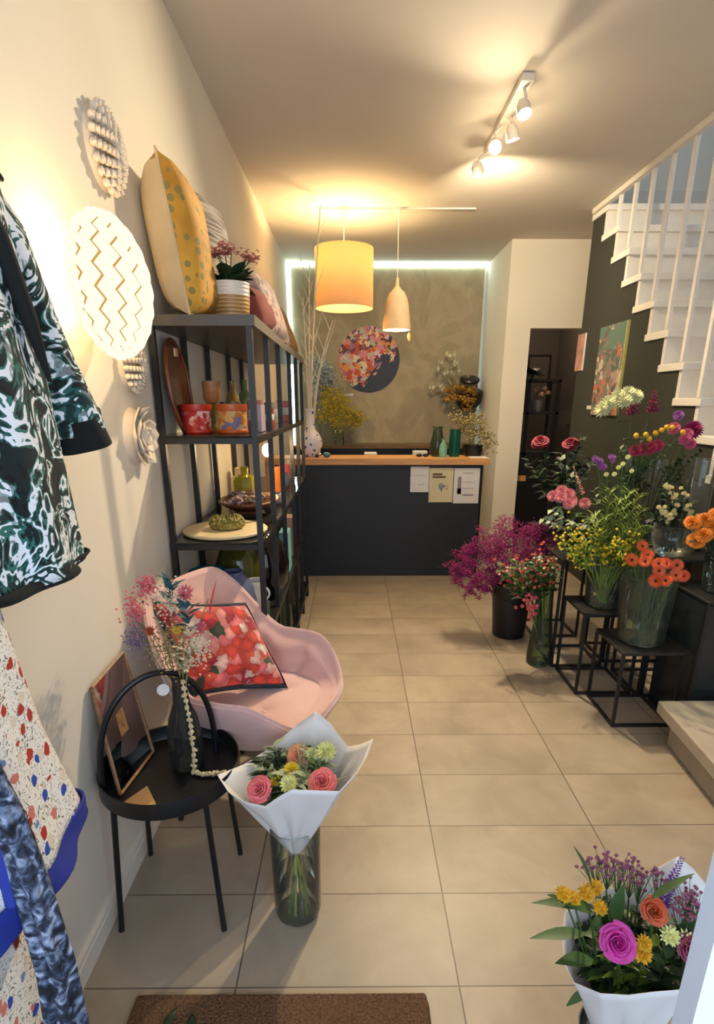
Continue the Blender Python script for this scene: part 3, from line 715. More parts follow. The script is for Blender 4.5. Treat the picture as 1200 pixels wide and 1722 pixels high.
MB().lathe([(.001, 0), (.035, 0), (.03, .01), (.012, .03), (.012, .10), (.02, .115), (.001, .12)], (-.60, 2.52, zs), seg=24).build('foot', plain('olive_glass_foot', '5d6a24', .15), t)
MB().lathe([(.001, .115), (.024, .118), (.036, .135), (.038, .205), (.034, .205), (.032, .14), (.001, .13)], (-.60, 2.52, zs), seg=24).build('cup', m_wood('beech', '8a5a34', 'a8764a'), t)
box_thing('card_box', 'pale lilac box with dark star next to the orange tin', 'box', (-.43, 2.46, zs), (-.385, 2.58, zs+.11), plain('lilac_card', 'a394a0', .7))
random.seed(5)
small = [('candle_jar', 'pink candle jar with white label behind the second post of the shelving', 'candle', -.46, 2.78, .04, .13, 'b9847c'),
         ('candle_jar', 'red candle jar further along the upper shelf', 'candle', -.47, 3.18, .04, .09, 'a83a34'),
         ('bottle', 'tall amber bottle standing at the wall on the upper shelf', 'bottle', -.60, 2.95, .035, .22, '8a6a34'),
         ('candle_jar', 'cream candle jar near the far end of the upper shelf', 'candle', -.50, 3.62, .045, .12, 'c9b090'),
         ('candle_jar', 'small pink candle at the far end of the upper shelf', 'candle', -.48, 4.05, .045, .13, 'c26a60'),
         ('bottle', 'green glass bottle at the wall on the upper shelf near its far end', 'bottle', -.62, 3.40, .04, .24, '6a7a4a')]
for nm, lab, cat, x, y, r, h, cc in small:
    if nm == 'bottle': vase(nm, lab, (x, y, zs), [(r, 0), (r, h*.55), (r*.8, h*.68), (r*.35, h*.8), (r*.32, h), (r*.42, h*1.01)], plain('glazed_'+cc, cc, .15), cat=cat)
    else:
        t = thing(nm, lab, cat, (x, y, zs)); MB().lathe([(.001, 0), (r, 0), (r, h), (r-.004, h), (r-.004, h*.8), (.001, h*.8)], (x, y, zs), seg=24).build('jar', plain('glazed_'+cc, cc, .3), t)
        MB().lathe([(r+.0006, h*.3), (r+.0012, h*.31), (r+.0012, h*.66), (r+.0006, h*.67)], (x, y, zs), seg=24).build('label_band', PW, t)
t = thing('bird_figurine', 'dark bird-shaped figurine on the upper shelf', 'figurine', (-.50, 3.04, zs))
mb = MB(); mb.ball((-.50, 3.04, zs+.05), (.035, .06, .045), 16, 10); mb.tube([(-.50, 3.0, zs+.07), (-.50, 2.97, zs+.11), (-.50, 2.95, zs+.12)], [.025, .016, .014], 10); mb.tube([(-.5, 2.945, zs+.12), (-.5, 2.92, zs+.117)], [.007, .001], 6); mb.tube([(-.5, 3.08, zs+.06), (-.5, 3.15, zs+.08)], [.02, .004], 6)
mb.build('body', plain('dark_bronze', '2a221d', .35), t); MB().lathe([(.001, 0), (.02, 0), (.02, .012), (.001, .012)], (-.5, 3.04, zs), seg=16).build('foot', plain('dark_bronze', '2a221d', .35), t)
# things on the shelf at .958
zs = .959
t = thing('serving_board', 'large round cream serving board at the near end of the middle shelf', 'board', (-.553, 2.39, zs))
MB().lathe([(.001, 0), (.165, 0), (.178, .006), (.18, .014), (.176, .018), (.001, .018)], (-.553, 2.39, zs), seg=56).build('board', plain('cream_board', 'dcc79c', .5, var=.03, scale=6), t)
mb = MB(); random.seed(8)
for i in range(230):
    a = random.uniform(0, 2*PI); q = random.uniform(0, 2*PI); r = .05+.02*math.cos(q)
    mb.octa((-.545+r*math.cos(a), 2.385+r*math.sin(a), zs+.045+.020*math.sin(q)), random.uniform(.008, .013))
mb.lathe([(.07, .028), (.07, .05), (.05, .066), (.03, .05), (.03, .028), (.07, .028)], (-.545, 2.385, zs-.003), seg=24)
o = mb.build('bead_wreath', plain('olive_beads', '857a35', .6, var=.3, scale=60), loc=(-.545, 2.385, zs+.018)); tag(o, 'small olive green wreath of beads lying on the cream board', 'wreath')
t = thing('wooden_bowl', 'long dark oval wooden bowl behind the cream board', 'bowl', (-.53, 2.86, zs))
def bowl_pt(a, b):
    ph = 2*PI*a; return Vector((-.53+.15*b*math.cos(ph), 2.86+.21*b*math.sin(ph), zs+.012+.055*b**2.2))
MB().grid(bowl_pt, 40, 8, wrap=True).build('bowl', TRAYW, t, solid=.010)
MB().span((-.58, 2.79, zs), (-.48, 2.93, zs+.012)).build('foot', TRAYW, t, smooth=False)
PK = [m_mosaic('wrapped_sweets_'+str(i), s, 70) for i, s in enumerate([[(0, '5c3a3a'), (.4, '9a8478'), (.7, '6d5066'), (.85, 'c0aa98')], [(0, '4a3428'), (.4, '84604a'), (.7, 'b59a80')], [(0, '6a5a62'), (.5, 'a08c92'), (.8, '3e2c30')]])]
random.seed(21)
for i in range(7):
    x, y = -.53+random.uniform(-.07, .07), 2.73+i*.042
    o = pillow(MB(), (x, y, zs+.075), ((1, random.uniform(-.5, .5), .1), (-.3, 1, .2)), .085, .06, .035, 9).build('wrapped_package', PK[i % 3], loc=(x, y, zs+.06))
    tag(o, 'small shiny wrapped package in the dark wooden bowl', 'package', 'wrapped packages in the wooden bowl')
vase('glass_bottle', 'square yellow-green glass bottle with clear stopper on the middle shelf', (-.60, 3.12, zs), [(.065, 0), (.07, .01), (.07, .13), (.06, .15), (.02, .16), (.02, .19), (.028, .20)], plain('chartreuse_glass_bottle', 'a89a32', .12), seg=8)
# little lamp glowing further along
t = thing('table_lamp', 'small lamp with bare glowing bulb on the middle shelf', 'lamp', (-.49, 3.3, zs))
MB().lathe([(.001, 0), (.05, 0), (.052, .02), (.02, .035), (.014, .06), (.014, .20), (.02, .205), (.02, .24), (.001, .24)], (-.49, 3.3, zs), seg=24).build('base', m_wood('beech', '8a5a34', 'a8764a'), t)
MB().ball((-.49, 3.3, zs+.275), (.032, .032, .038), 18, 12).build('bulb', emit('lamp_bulb_glow', (1, .72, .36), 40), t)
add_light('lamp_light', 'POINT', (-.44, 3.3, zs+.275), 5, (1, .68, .34), parent=t, shadow_soft_size=.03)
small2 = [('candle', 'thick cream pillar candle at the wall side of the middle shelf', 'candle', -.66, 3.36, .04, .17, 'd9c39a'),
          ('candle', 'orange pillar candle beyond the small lamp on the middle shelf', 'candle', -.50, 3.58, .042, .15, 'c9722e'),
          ('candle', 'pink pillar candle near the far end of the middle shelf', 'candle', -.47, 3.86, .04, .14, 'c2565a'),
          ('vase', 'slate blue cup-shaped pot on the middle shelf before the pink candle', 'vase', -.46, 3.68, .045, .10, '4d5c70'),
          ('vase', 'cream rounded pot at the far end of the middle shelf', 'vase', -.47, 4.12, .05, .15, 'd3bd97'),
          ('vase', 'grey stoneware dish on the near side of the small lamp', 'vase', -.44, 3.10, .055, .06, '8c8487')]
for nm, lab, cat, x, y, r, h, cc in small2:
    if nm == 'candle':
        t = thing(nm, lab, cat, (x, y, zs)); MB().lathe([(.001, 0), (r, 0), (r, h*.97), (r*.9, h), (r*.3, h*.975), (.001, h*.97)], (x, y, zs), seg=24).build('wax', plain('wax_'+cc, cc, .5), t)
        MB().tube([(x, y, zs+h*.96), (x+.002, y, zs+h+.012)], .0018, 5).build('wick', BLACK, t)
    else: vase(nm, lab, (x, y, zs), [(r*.7, 0), (r, h*.25), (r*1.05, h*.6), (r*.8, h)], plain('stoneware_'+cc, cc, .4), cat=cat)
# things on the shelf at .54
zs = .541
vase('glass_bowl', 'teal blue glass bowl at the wall on the lower shelf, above the chair back', (-.655, 2.42, zs), [(.04, 0), (.06, .03), (.078, .09), (.082, .20), (.085, .235)], plain('teal_glass_bowl', '1f6175', .12), cat='bowl')
vase('glass_vase', 'round lavender blue glass vase on the lower shelf beside the teal bowl', (-.53, 2.36, zs), [(.05, 0), (.085, .05), (.10, .12), (.085, .19), (.045, .235), (.045, .25)], plain('lavender_glass_vase', '5f6788', .12))
vase('glass_vase', 'large olive green bottle vase behind the round lavender vase', (-.56, 2.64, zs), [(.07, 0), (.11, .05), (.115, .20), (.08, .30), (.03, .35), (.03, .38)], plain('olive_glass_vase', '4a4a16', .1))
vase('glass_vase', 'big round black-purple vase on the lower shelf behind the second post', (-.46, 2.78, zs), [(.06, 0), (.12, .07), (.13, .17), (.10, .27), (.05, .33), (.05, .36)], plain('aubergine_glass_vase', '170d12', .1))
MUG = plain('white_glaze', 'd9d2c8', .3); 
t = thing('mug', 'white ceramic mug with grey print near the shelf front', 'mug', (-.44, 2.44, zs))
MB().lathe([(.001, 0), (.04, 0), (.044, .01), (.044, .12), (.040, .12), (.040, .01), (.001, .008)], (-.44, 2.40, zs+.075), seg=28).build('body', MUG, t)
MB().tube(bez((-.40, 2.385, zs+.17), (-.355, 2.38, zs+.14), (-.40, 2.385, zs+.10), 8), .005, 6).build('handle', MUG, t)
MB().span((-.475, 2.35, zs+.13), (-.44, 2.357, zs+.165)).build('print', plain('grey_print', '8b8a8c', .6), t, smooth=False)
box_thing('gift_box', 'dark teal box under the white mug on the lower shelf', 'box', (-.50, 2.34, zs), (-.39, 2.47, zs+.074), plain('dark_teal_card', '1f4246', .5))
box_thing('gift_box', 'turquoise box standing on the lower shelf behind the black-purple vase', 'box', (-.43, 3.16, zs), (-.375, 3.30, zs+.24), plain('turquoise_card', '6bb0ac', .6))
box_thing('gift_box', 'peach box beyond the turquoise box on the lower shelf', 'box', (-.45, 3.55, zs), (-.38, 3.68, zs+.25), plain('peach_card', 'c9a088', .6))
vase('vase', 'tall silver ribbed vase near the far end of the lower shelf', (-.46, 3.8, zs), [(.05, 0), (.06, .08), (.045, .18), (.055, .28)], plain('dull_silver', '8a8a80', .25, .7))
# bottom shelf
zs = .121
for lab, x, y, r, h, cc in [('tall pale grey stone-look vase on the bottom shelf behind the chair arm', -.43, 2.75, .06, .36, 'a9a49c'), ('dark green floor vase on the bottom shelf', -.45, 3.15, .085, .34, '2c3a2a'),
                        ('charcoal floor vase on the bottom shelf near the far end', -.46, 3.68, .09, .32, '2e2a28'), ('brown floor vase at the far end of the bottom shelf', -.46, 4.08, .085, .30, '4c3b2c')]:
    vase('floor_vase', lab, (x, y, zs), [(r*.7, 0), (r, h*.3), (r*.95, h*.6), (r*.55, h*.88), (r*.65, h)], plain('vase_glaze_'+cc, cc, .3))

# ------------------------------------------------------------------ wall flowers and wall lamp
CERW = plain('off_white_ceramic', 'd8cbb8', .6, var=.03)
def wall_flower(label, c, r, kind, name='wall_flower'):
    """relief flower on the left wall facing into the room"""
    c = Vector(c); t = thing(name, label, 'wall decoration', c); random.seed(int(r*1000)+kind)
    mb = MB(); mb.lathe([(r*.95, 0), (r*.85, .014), (r*.4, .028), (.001, .03)], c, (1, 0, 0), 30); mb.build('base', CERW, t)
    mb = MB()
    if kind == 0:        # many small rounded scales
        for ring in range(7):
            rr = r*(.92-ring*.145); n = max(1, int(21*(rr/r))); hh = .018+.034*(1-(rr/r)**2)
            for i in range(n):
                a = 2*PI*(i+.5*(ring % 2))/n; d = Vector((.45, math.cos(a), math.sin(a)))
                mb.ball(c+Vector((hh, math.cos(a)*rr, math.sin(a)*rr)), (r*.085, r*.085, r*.12), 8, 6, rot=d.to_track_quat('Z', 'X').to_matrix())
                mb.leaf(c+Vector((hh, math.cos(a)*rr*.9, math.sin(a)*rr*.9)), d, r*.22, r*.20, -.1, .25, up=(1, 0, 0))
    else:                # spiralling petals like a rose
        for ring, (rr, n, wd) in enumerate([(.98, 6, .95), (.76, 6, .8), (.55, 5, .65), (.34, 4, .45), (.16, 3, .3)]):
            for i in range(n):
                a = 2*PI*(i+.5*(ring % 2))/n
                mb.leaf(c+Vector((.012+.007*ring, math.cos(a)*rr*r*.35, math.sin(a)*rr*r*.35)), Vector((.12+.14*ring, math.cos(a), math.sin(a))), r*rr*.80, r*wd, -.35, .2, up=(1, 0, 0), n=7)
    mb.build('petals', CERW, t, solid=.004); return t
wall_flower('white scaly ceramic flower relief highest on the left wall above the glowing lamp', (XL, 1.965, 2.20), .112, 0)
wall_flower('white ceramic flower relief just below the glowing wall lamp', (XL, 1.98, 1.61), .085, 0)
wall_flower('white ceramic rose relief lowest on the left wall', (XL, 1.965, 1.385), .10, 1)
# woven globe lamp
lc = Vector((-.645, 1.67, 1.785)); RA = Vector((.088, .185, .170))
t = thing('wall_lamp', 'round woven white wall lamp glowing warm on the left wall', 'lamp', (XL, 1.67, 1.785))
WV = emit('woven_lamp_glow', (1, .90, .66), 1.15)
mb = MB()
def sph(a, e, k=1.0): return lc+Vector((RA.x*k*math.cos(e)*math.cos(a), RA.y*k*math.cos(e)*math.sin(a), RA.z*k*math.sin(e)))
NB = 14
for i in range(NB):
    a0 = 2*PI*i/NB
    if abs(((a0+PI) % (2*PI))-PI) > 2.2: continue
    def strip(u, v, a0=a0):
        e = R(-86)+R(172)*v; zig = .20*(abs(((v*10) % 1)*2-1)-.5)
        return sph(a0+zig+(u-.5)*.375, e, 1.0+.05*abs(((v*10) % 1)-.5)+.03*math.cos((u-.5)*PI))
    mb.grid(strip, 4, 121)
mb.build('woven_shade', WV, t, solid=.003)
def inner(a, b): 
    e = R(2)+R(88)*b; an = 2*PI*a
    return lc+Vector((RA.x*.93*math.sin(e)-.01, RA.y*.95*math.cos(e)*math.cos(an), RA.z*.95*math.cos(e)*math.sin(an)))
MB().grid(inner, 40, 12, wrap=True).build('inner_shade', emit('lamp_paper_glow', (1, .52, .14), .62), t)
MB().ball(lc-Vector((.03, 0, 0)), (.025, .025, .03), 16, 10).build('bulb', emit('wall_lamp_bulb', (1, .72, .36), 30), t)
MB().lathe([(.001, 0), (.05, 0), (.05, .02), (.02, .03), (.001, .03)], (XL, 1.67, 1.785), (1, 0, 0), 24).build('wall_mount', WHITE, t)
add_light('wall_lamp_light', 'POINT', lc+Vector((-.05, -.12, .02)), 8, (1.0, .66, .28), parent=t, shadow_soft_size=.04)

# ------------------------------------------------------------------ pink armchair
VELV = N('pink_velvet'); v_ = VELV.coord(); nz_ = VELV.noise(v_, 5, 3); n2_ = VELV.noise(v_, 90, 2)
VELV.set(VELV.ramp(nz_.outputs[0], [(.35, hx('cba19c')), (.65, hx('d8b2ab'))]), .75, 0, .3, .6); VELV.bump(n2_.outputs[0], .1, .002); VELV = VELV.m
CC = Vector((-.372, 1.868, 0)); FA = R(-20); CF = Vector((math.cos(FA), math.sin(FA), 0)); CS = Vector((-math.sin(FA), math.cos(FA), 0))
def rimR(ph):
    c, s = abs(math.cos(ph)), abs(math.sin(ph)); a, b, p = .285, .30, 2.7
    return (c**p/a**p+s**p/b**p)**(-1/p)
def rimH(ph):
    t = abs(((ph+PI) % (2*PI))-PI)/PI      # 0 front .. 1 back
    return .455+.13*smooth01((t-.16)/.22)+.275*smooth01((t-.52)/.30)
BT = [(-.08, 0), (.10, .10), (.10, -.10), (-.02, .0)]
def chair_in(a, b):
    ph = 2*PI*a; Rr = rimR(ph); H = rimH(ph)
    if b < .6:
        q = b/.6; r = q*.80; z = .455+.015*(1-q*q)-.012*(q**6)
    else:
        q = (b-.6)/.4; r = .80+.22*math.sin(q*PI/2)*(1 if H < .5 else 1)-.03*math.sin(q*PI)*(H-.45); z = .443+(H-.443)*(1-math.cos(q*PI/2))**.8
    x = r*Rr*math.cos(ph); y = r*Rr*math.sin(ph)
    bt = [(-.06, .0), (.09, .09), (.09, -.09), (-.06, .14), (-.06, -.14)]
    dm = min(math.hypot(x-bx, y-by) for bx, by in bt)
    n = (.026*math.exp(-dm/.028) if b < .72 else .026*math.exp(-dm/.028)*max(0, (.85-b)/.13))
    p = Vector((x, y, z-n))
    if b > .58:      # deep buttons on the inside of back and arms, the padding swelling between them
        sw = 0; w_ = smooth01((b-.58)/.12)*smooth01((1.0-b)/.12)*min(1, (H-.44)/.14)
        dd = min(math.hypot((a-pb)*2*PI*.28, (b-.82)*.42*max(.35, H-.35)/.35) for pb in (.20, .30, .40, .50, .60, .70, .80))
        cr = min(abs((a-pb)*2*PI*.28) for pb in (.20, .30, .40, .50, .60, .70, .80))
        p -= Vector((math.cos(ph), math.sin(ph), 0))*w_*(.050*(1-math.exp(-dd/.032))+.012*(1-math.exp(-cr/.012)))
    return CC+CF*p.x+CS*p.y+Vector((0, 0, p.z))
def chair_out(a, b):
    ph = 2*PI*a; Rr = rimR(ph); H = rimH(ph)
    if b < .15:
        q = b/.15; r = 1.02+.07*math.sin(q*PI*.5); z = H+.022*math.sin(q*PI)
        z -= .01*q
    elif b < .8:
        q = (b-.15)/.65; r = 1.09-.38*q**1.5; z = (H-.01)+(.36-H+.01)*q
    else:
        q = (b-.8)/.2; r = .71*(1-q); z = .36-.01*q
    return CC+CF*(r*Rr*math.cos(ph))+CS*(r*Rr*math.sin(ph))+Vector((0, 0, z))
ch = thing('armchair', 'dusty pink tufted velvet armchair with black legs by the left wall', 'chair', (CC.x, CC.y, 0))
MB().grid(chair_in, 112, 44, wrap=True).build('seat_shell_inside', VELV, ch)
MB().grid(chair_out, 72, 26, wrap=True).build('seat_shell_outside', VELV, ch)
MB().tube([CC+CF*(1.085*rimR(2*PI*i/80)*math.cos(2*PI*i/80))+CS*(1.085*rimR(2*PI*i/80)*math.sin(2*PI*i/80))+Vector((0, 0, rimH(2*PI*i/80)+.001)) for i in range(80)], .004, 6, closed=True).build('piping', VELV, ch)
for bx, by in [(-.06, .0), (.09, .09), (.09, -.09), (-.06, .14), (-.06, -.14)]:
    MB().ball(CC+CF*bx+CS*by+Vector((0, 0, .447)), (.011, .011, .005), 12, 6).build('button', VELV, ch)
for sx, sy in ((1, 1), (1, -1), (-1, 1), (-1, -1)):
    top = CC+CF*.14*sx+CS*.14*sy+Vector((0, 0, .37)); ft = CC+CF*.215*sx+CS*.225*sy; ft.z = .004
    MB().tube([top, ft], [.018, .010], 12).build('leg', plain('black_brown_wood', '1d1512', .4), ch)
FLC = m_floral_cushion()
TEAL = plain('dark_teal_velvet', '1f3d4c', .8)
u_ = Vector((.80, .55, -.22)); v__ = Vector((-.42, .22, .85)).normalized()
fc = cushion('velvet cushion with red, coral and cream flowers and teal edge on the pink armchair', (-.484, 1.853, .655), (u_, v__), .38, .36, .14, FLC, back=TEAL)
cU, cV = u_.normalized(), v__
cN = cU.cross(cV).normalized()
def band(a, b):
    q = a*4; k = int(q) % 4; f = (q-int(q))*2-1
    x, y = [(f, -1), (1, f), (-f, 1), (-1, -f)][k]
    kk = 1.0-.05*b
    kx = 1-.07*(1-abs(y)**1.5)*abs(x)**2; ky = 1-.07*(1-abs(x)**1.5)*abs(y)**2
    x2, y2 = x*kk, y*kk
    th = max(0, (1-x2**4))**.5*max(0, (1-y2**4))**.5
    return Vector((-.484, 1.853, .655))+cU*x2*.19*kx+cV*y2*.18*ky+cN*(.070*th*1.05+.003)
MB().grid(band, 96, 5, wrap=True).build('teal_border', TEAL, fc)

# ------------------------------------------------------------------ black tray table with its arched handle
tc = Vector((-.540, 1.41, 0)); TRr = .195
tt = thing('side_table', 'round black metal tray table with an arched carrying handle', 'table', tc)
MB().lathe([(.001, .448), (TRr-.004, .448), (TRr-.001, .452), (TRr-.001, .493), (TRr+.003, .495), (TRr+.004, .490), (TRr+.004, .446), (TRr-.002, .440), (.001, .440)], tc, seg=64).build('tray', BLACKM, tt)
for fx, fy in ((-.690, 1.265), (-.386, 1.265), (-.705, 1.56), (-.394, 1.56)):
    d = Vector((fx, fy, 0))-tc; q = tc+d*.84; q.z = .442
    MB().tube([q, (fx, fy, .003)], .0085, 10).build('leg', BLACKM, tt)
ha = Vector((-.695, 1.305, .47)); hb = Vector((-.432, 1.512, .47)); hm = (ha+hb)/2; pts = []
for i in range(1, 40):
    a = PI*smooth01(i/40); pts.append(hm+(hb-ha)*.5*(-math.cos(a))+Vector((0, 0, .305*math.sin(a)**.75)))
pts = [ha-Vector((0, 0, .02))]+pts+[hb-Vector((0, 0, .02))]
MB().tube(pts, .009, 10).build('handle', BLACKM, tt)
# mirror leaning in the tray against the wall
m0 = Vector((-.650, 1.305, .455)); m1 = Vector((-.628, 1.510, .455)); m2 = Vector((-.728, 1.395, .74)); m3 = Vector((-.728, 1.62, .745))
mm = thing('mirror', 'small wood-framed mirror leaning on the wall inside the black tray table', 'mirror', m0)
nn = (m1-m0).cross(m2-m0).normalized()*-1
if nn.x < 0: nn = -nn
MB().add([m0, m1, m3, m2], [(0, 1, 2, 3)]).build('mirror_glass', (lambda k: k.set(hx('b8b8b4'), .03, 1))(N('mirror_silver')), mm, smooth=False)
MB().add([m0-nn*.008, m1-nn*.008, m3-nn*.008, m2-nn*.008, m0-nn*.002, m1-nn*.002, m3-nn*.002, m2-nn*.002], [(3, 2, 1, 0), (4, 5, 6, 7), (0, 1, 5, 4), (1, 2, 6, 5), (2, 3, 7, 6), (3, 0, 4, 7)]).build('back_board', m_wood('frame_wood', '6a4a2c', '9a734a'), mm, smooth=False)
mb = MB()
for p, q in ((m0, m1), (m1, m3), (m3, m2), (m2, m0)): mb.tube([p, q], .005, 4)
mb.build('frame', m_wood('frame_wood', '6a4a2c', '9a734a'), mm, smooth=False)
o = MB().add([(-.640, 1.262, .450), (-.565, 1.243, .450), (-.535, 1.262, .450), (-.590, 1.345, .450), (-.640, 1.262, .453), (-.565, 1.243, .453), (-.535, 1.262, .453), (-.590, 1.345, .453)],
             [(0, 1, 2, 3), (7, 6, 5, 4), (0, 4, 5, 1), (1, 5, 6, 2), (2, 6, 7, 3), (3, 7, 4, 0)]).build('beige_piece', plain('flat_beige', 'c79a68', .8), loc=(-.58, 1.27, .45), smooth=False)
tag(o, 'thin flat beige piece lying at the front edge of the black tray', 'card')  # thin beige polygon resting on the tray
# slim bottle vase and its dried bunch
bv = Vector((-.505, 1.455, .4495))
DARKG = glass('grey_brown_glass', '8e8a82')
vase('glass_vase', 'slim smoky glass bottle vase of dried flowers standing in the black tray', bv, [(.045, 0), (.05, .02), (.05, .10), (.042, .16), (.024, .21), (.020, .28), (.026, .30)], DARKG)
mb = MB(); random.seed(4)
pth = bez(bv+Vector((.02, -.028, .29)), bv+Vector((.045, -.06, .15)), bv+Vector((.035, -.055, .008)), 16)+bez(bv+Vector((.04, -.055, .008)), bv+Vector((.06, -.075, .008)), bv+Vector((.125, -.055, .008)), 12)[1:]
for p in pth:
    for k in range(2): mb.box(p+Vector((random.gauss(0, .002), random.gauss(0, .002), random.gauss(0, .001)+.001)), (.010, .010, .007), Matrix.Rotation(random.random()*3, 3, 'Z') @ Matrix.Rotation(random.random(), 3, 'X'))
mb.tube(pth, .0025, 5)
o = mb.build('bead_garland', plain('bone_beads', 'c4b48c', .5), loc=pth[0], smooth=False); tag(o, 'string of small bone-coloured beads hanging from the slim bottle vase', 'garland')
o = MB().lathe([(.001, 0), (.016, .001), (.017, .003), (.001, .004)], bv+Vector((-.035, -.035, .27)), (.3, -.9, .2), 20).build('paper_tag', PW, loc=bv+Vector((-.035, -.035, .27))); tag(o, 'small round white tag hanging at the neck of the slim bottle vase', 'tag')

def flower(name, label, cat, head, root, bloom, mats, group=None, leaves=0, lmat=None, lw=.03, ll=.09, ax=None, r=.03):
    head, root = Vector(head), Vector(root)
    t = thing(name, label, cat, root, group)
    if ax is None:
        ax = (head-root).normalized()+Vector((-.25, -.8, .35))
    mb = MB(); bloom(mb, head, ax, r); mb.build('bloom', mats, t)
    mb = MB(); m = stem(mb, root, head)
    mb.build('stem', lmat or GREEN, t)
    if leaves:
        for i in range(leaves):
            mb = MB(); q = (root.lerp(head, .45+.5*(i+.5)/leaves)); a = random.uniform(0, 2*PI)
            mb.leaf(q, (math.cos(a), math.sin(a), .5), ll*random.uniform(.7, 1.2), lw, .4, .15); mb.build('leaf', lmat or GREEN, t)
    return t

# ------------------------------------------------------------------ bouquet in white paper, standing in a glass vase on the floor
vb = Vector((-.172, 1.335, .001))
vase('glass_vase', 'clear glass cylinder vase on the floor holding the paper-wrapped pink bouquet', vb, [(.058, 0), (.066, .006), (.072, .03), (.074, .30), (.075, .335)], CLEAR, water=.15)
bq = thing('bouquet', 'hand-tied bouquet of pink roses in white paper standing in the floor vase', 'bouquet', vb+Vector((0, 0, .01)))
rim = [(-.38, 1.32, .507), (-.34, 1.27, .49), (-.29, 1.23, .49), (-.23, 1.20, .50), (-.19, 1.18, .545), (-.155, 1.17, .575), (-.10, 1.17, .572), (-.037, 1.18, .561), (.009, 1.24, .571), (.035, 1.29, .585), (.054, 1.35, .601),
       (.02, 1.40, .55), (-.017, 1.45, .508), (-.045, 1.48, .53), (-.072, 1.50, .56), (-.116, 1.50, .60), (-.172, 1.50, .555), (-.22, 1.48, .52), (-.259, 1.45, .50), (-.322, 1.40, .484)]
ap = vb+Vector((0, 0, .225))
def cone(rim, ap, n, amp=.008, r0=.016):
    k = len(rim)
    def fn(a, b):
        q = a*k; i = int(q) % k; f = q-int(q); f = smooth01(f)*.5+f*.5
        e = Vector(rim[i]).lerp(Vector(rim[(i+1) % k]), f); t = b**1.08
        an = 2*PI*a; c0 = ap+Vector((-math.cos(an), -math.sin(an), 0))*r0
        p = c0.lerp(e, t); out = (e-ap); out.z = 0; out.normalize()
        return p+out*(-.004*math.sin(PI*t)+amp*math.sin(a*2*PI*9)*math.sin(PI*min(1, t*1.1)))
    return fn
MB().grid(cone(rim, ap, 20), 120, 16, wrap=True).build('paper_wrap', PAPER, bq, solid=.0012)
low = [(vb.x+.055*math.cos(a), vb.y+.055*math.sin(a)-.0, .10+.02*math.sin(3*a)) for a in [2*PI*i/10 for i in range(10)]]
random.seed(31)
for i in range(14):
    a = random.uniform(0, 2*PI); r = random.uniform(.01, .05); mb = MB()
    mb.tube([ap+Vector((0, 0, .05)), ap, (vb.x-r*math.cos(a), vb.y-r*math.sin(a), .02)], .003, 5); mb.build('stem_end', LGREEN if i % 3 else plain('pale_stem', 'b7b070', .4), bq)
PINK = plain('coral_pink_petals', 'e07074', .55, var=.12, scale=30); PEACH = plain('peach_petals', 'd68a62', .55, var=.2, scale=30)
YEL = plain('yellow_petals', 'dcc02c', .6, var=.15); PALEY = plain('pale_lime_petals', 'd6d68c', .6, var=.1)
def rose_part(par, c, ax, r, mat, name='rose', lm=GREEN, root=None):
    mb = MB(); rose(mb, c, ax, r); o = mb.build(name, mat, par)
    mb = MB(); stem(mb, root if root is not None else ap, c, .003, .01); mb.build('flower_stem', lm, o)
    mb = MB(); petals(mb, Vector(c)-Vector(ax).normalized()*r*.1, ax, 5, r*.2, r*.9, r*.3, -.2); mb.build('sepals', lm, o); return o
UPC = Vector((-.1, -.55, .8))
rose_part(bq, (-.253, 1.25, .515), UPC+Vector((-.25, -.1, 0)), .036, PINK)
rose_part(bq, (-.085, 1.26, .53), UPC+Vector((.1, 0, 0)), .037, PINK)
rose_part(bq, (-.160, 1.38, .53), UPC, .032, PEACH)
for p, mt, r in (((-.172, 1.31, .528), YEL, .024), ((-.169, 1.225, .55), PALEY, .024), ((-.079, 1.38, .54), PALEY, .030), ((-.119, 1.38, .53), PALEY, .022), ((-.215, 1.29, .51), YEL, .016)):
    mb = MB(); pompon(mb, p, UPC, r, n=46); o = mb.build('chrysanthemum', mt, bq); mb = MB(); stem(mb, ap, p, .0025, .01); mb.build('flower_stem', GREEN, o)
for i in range(60):
    a = random.uniform(0, 2*PI); q = random.uniform(.03, .12); mb = MB()
    b = ap+Vector((math.cos(a)*q*.5, math.sin(a)*q*.5+.01, .19)); sprig(mb, b, (math.cos(a)*.55, math.sin(a)*.45+.22, random.uniform(1.1, 1.9)), random.uniform(.10, .15), 8, random.choice((.012, .02, .03)), random.uniform(.04, .065))
    mb.build('foliage_sprig', [GREEN, DGREEN, GGREEN][i % 3], bq)
for d in ((.05, .05, .25), (.10, .03, .22), (.0, .08, .24), (.16, .02, .14), (.18, .0, .08), (.02, -.02, .22), (-.02, .03, .26)):
    mb = MB(); b = ap+Vector((.03, .0, .22)); mb.leaf(b, d, .14, .007, .1, .2, 0, 5); mb.build('grass_blade', GGREEN, bq)

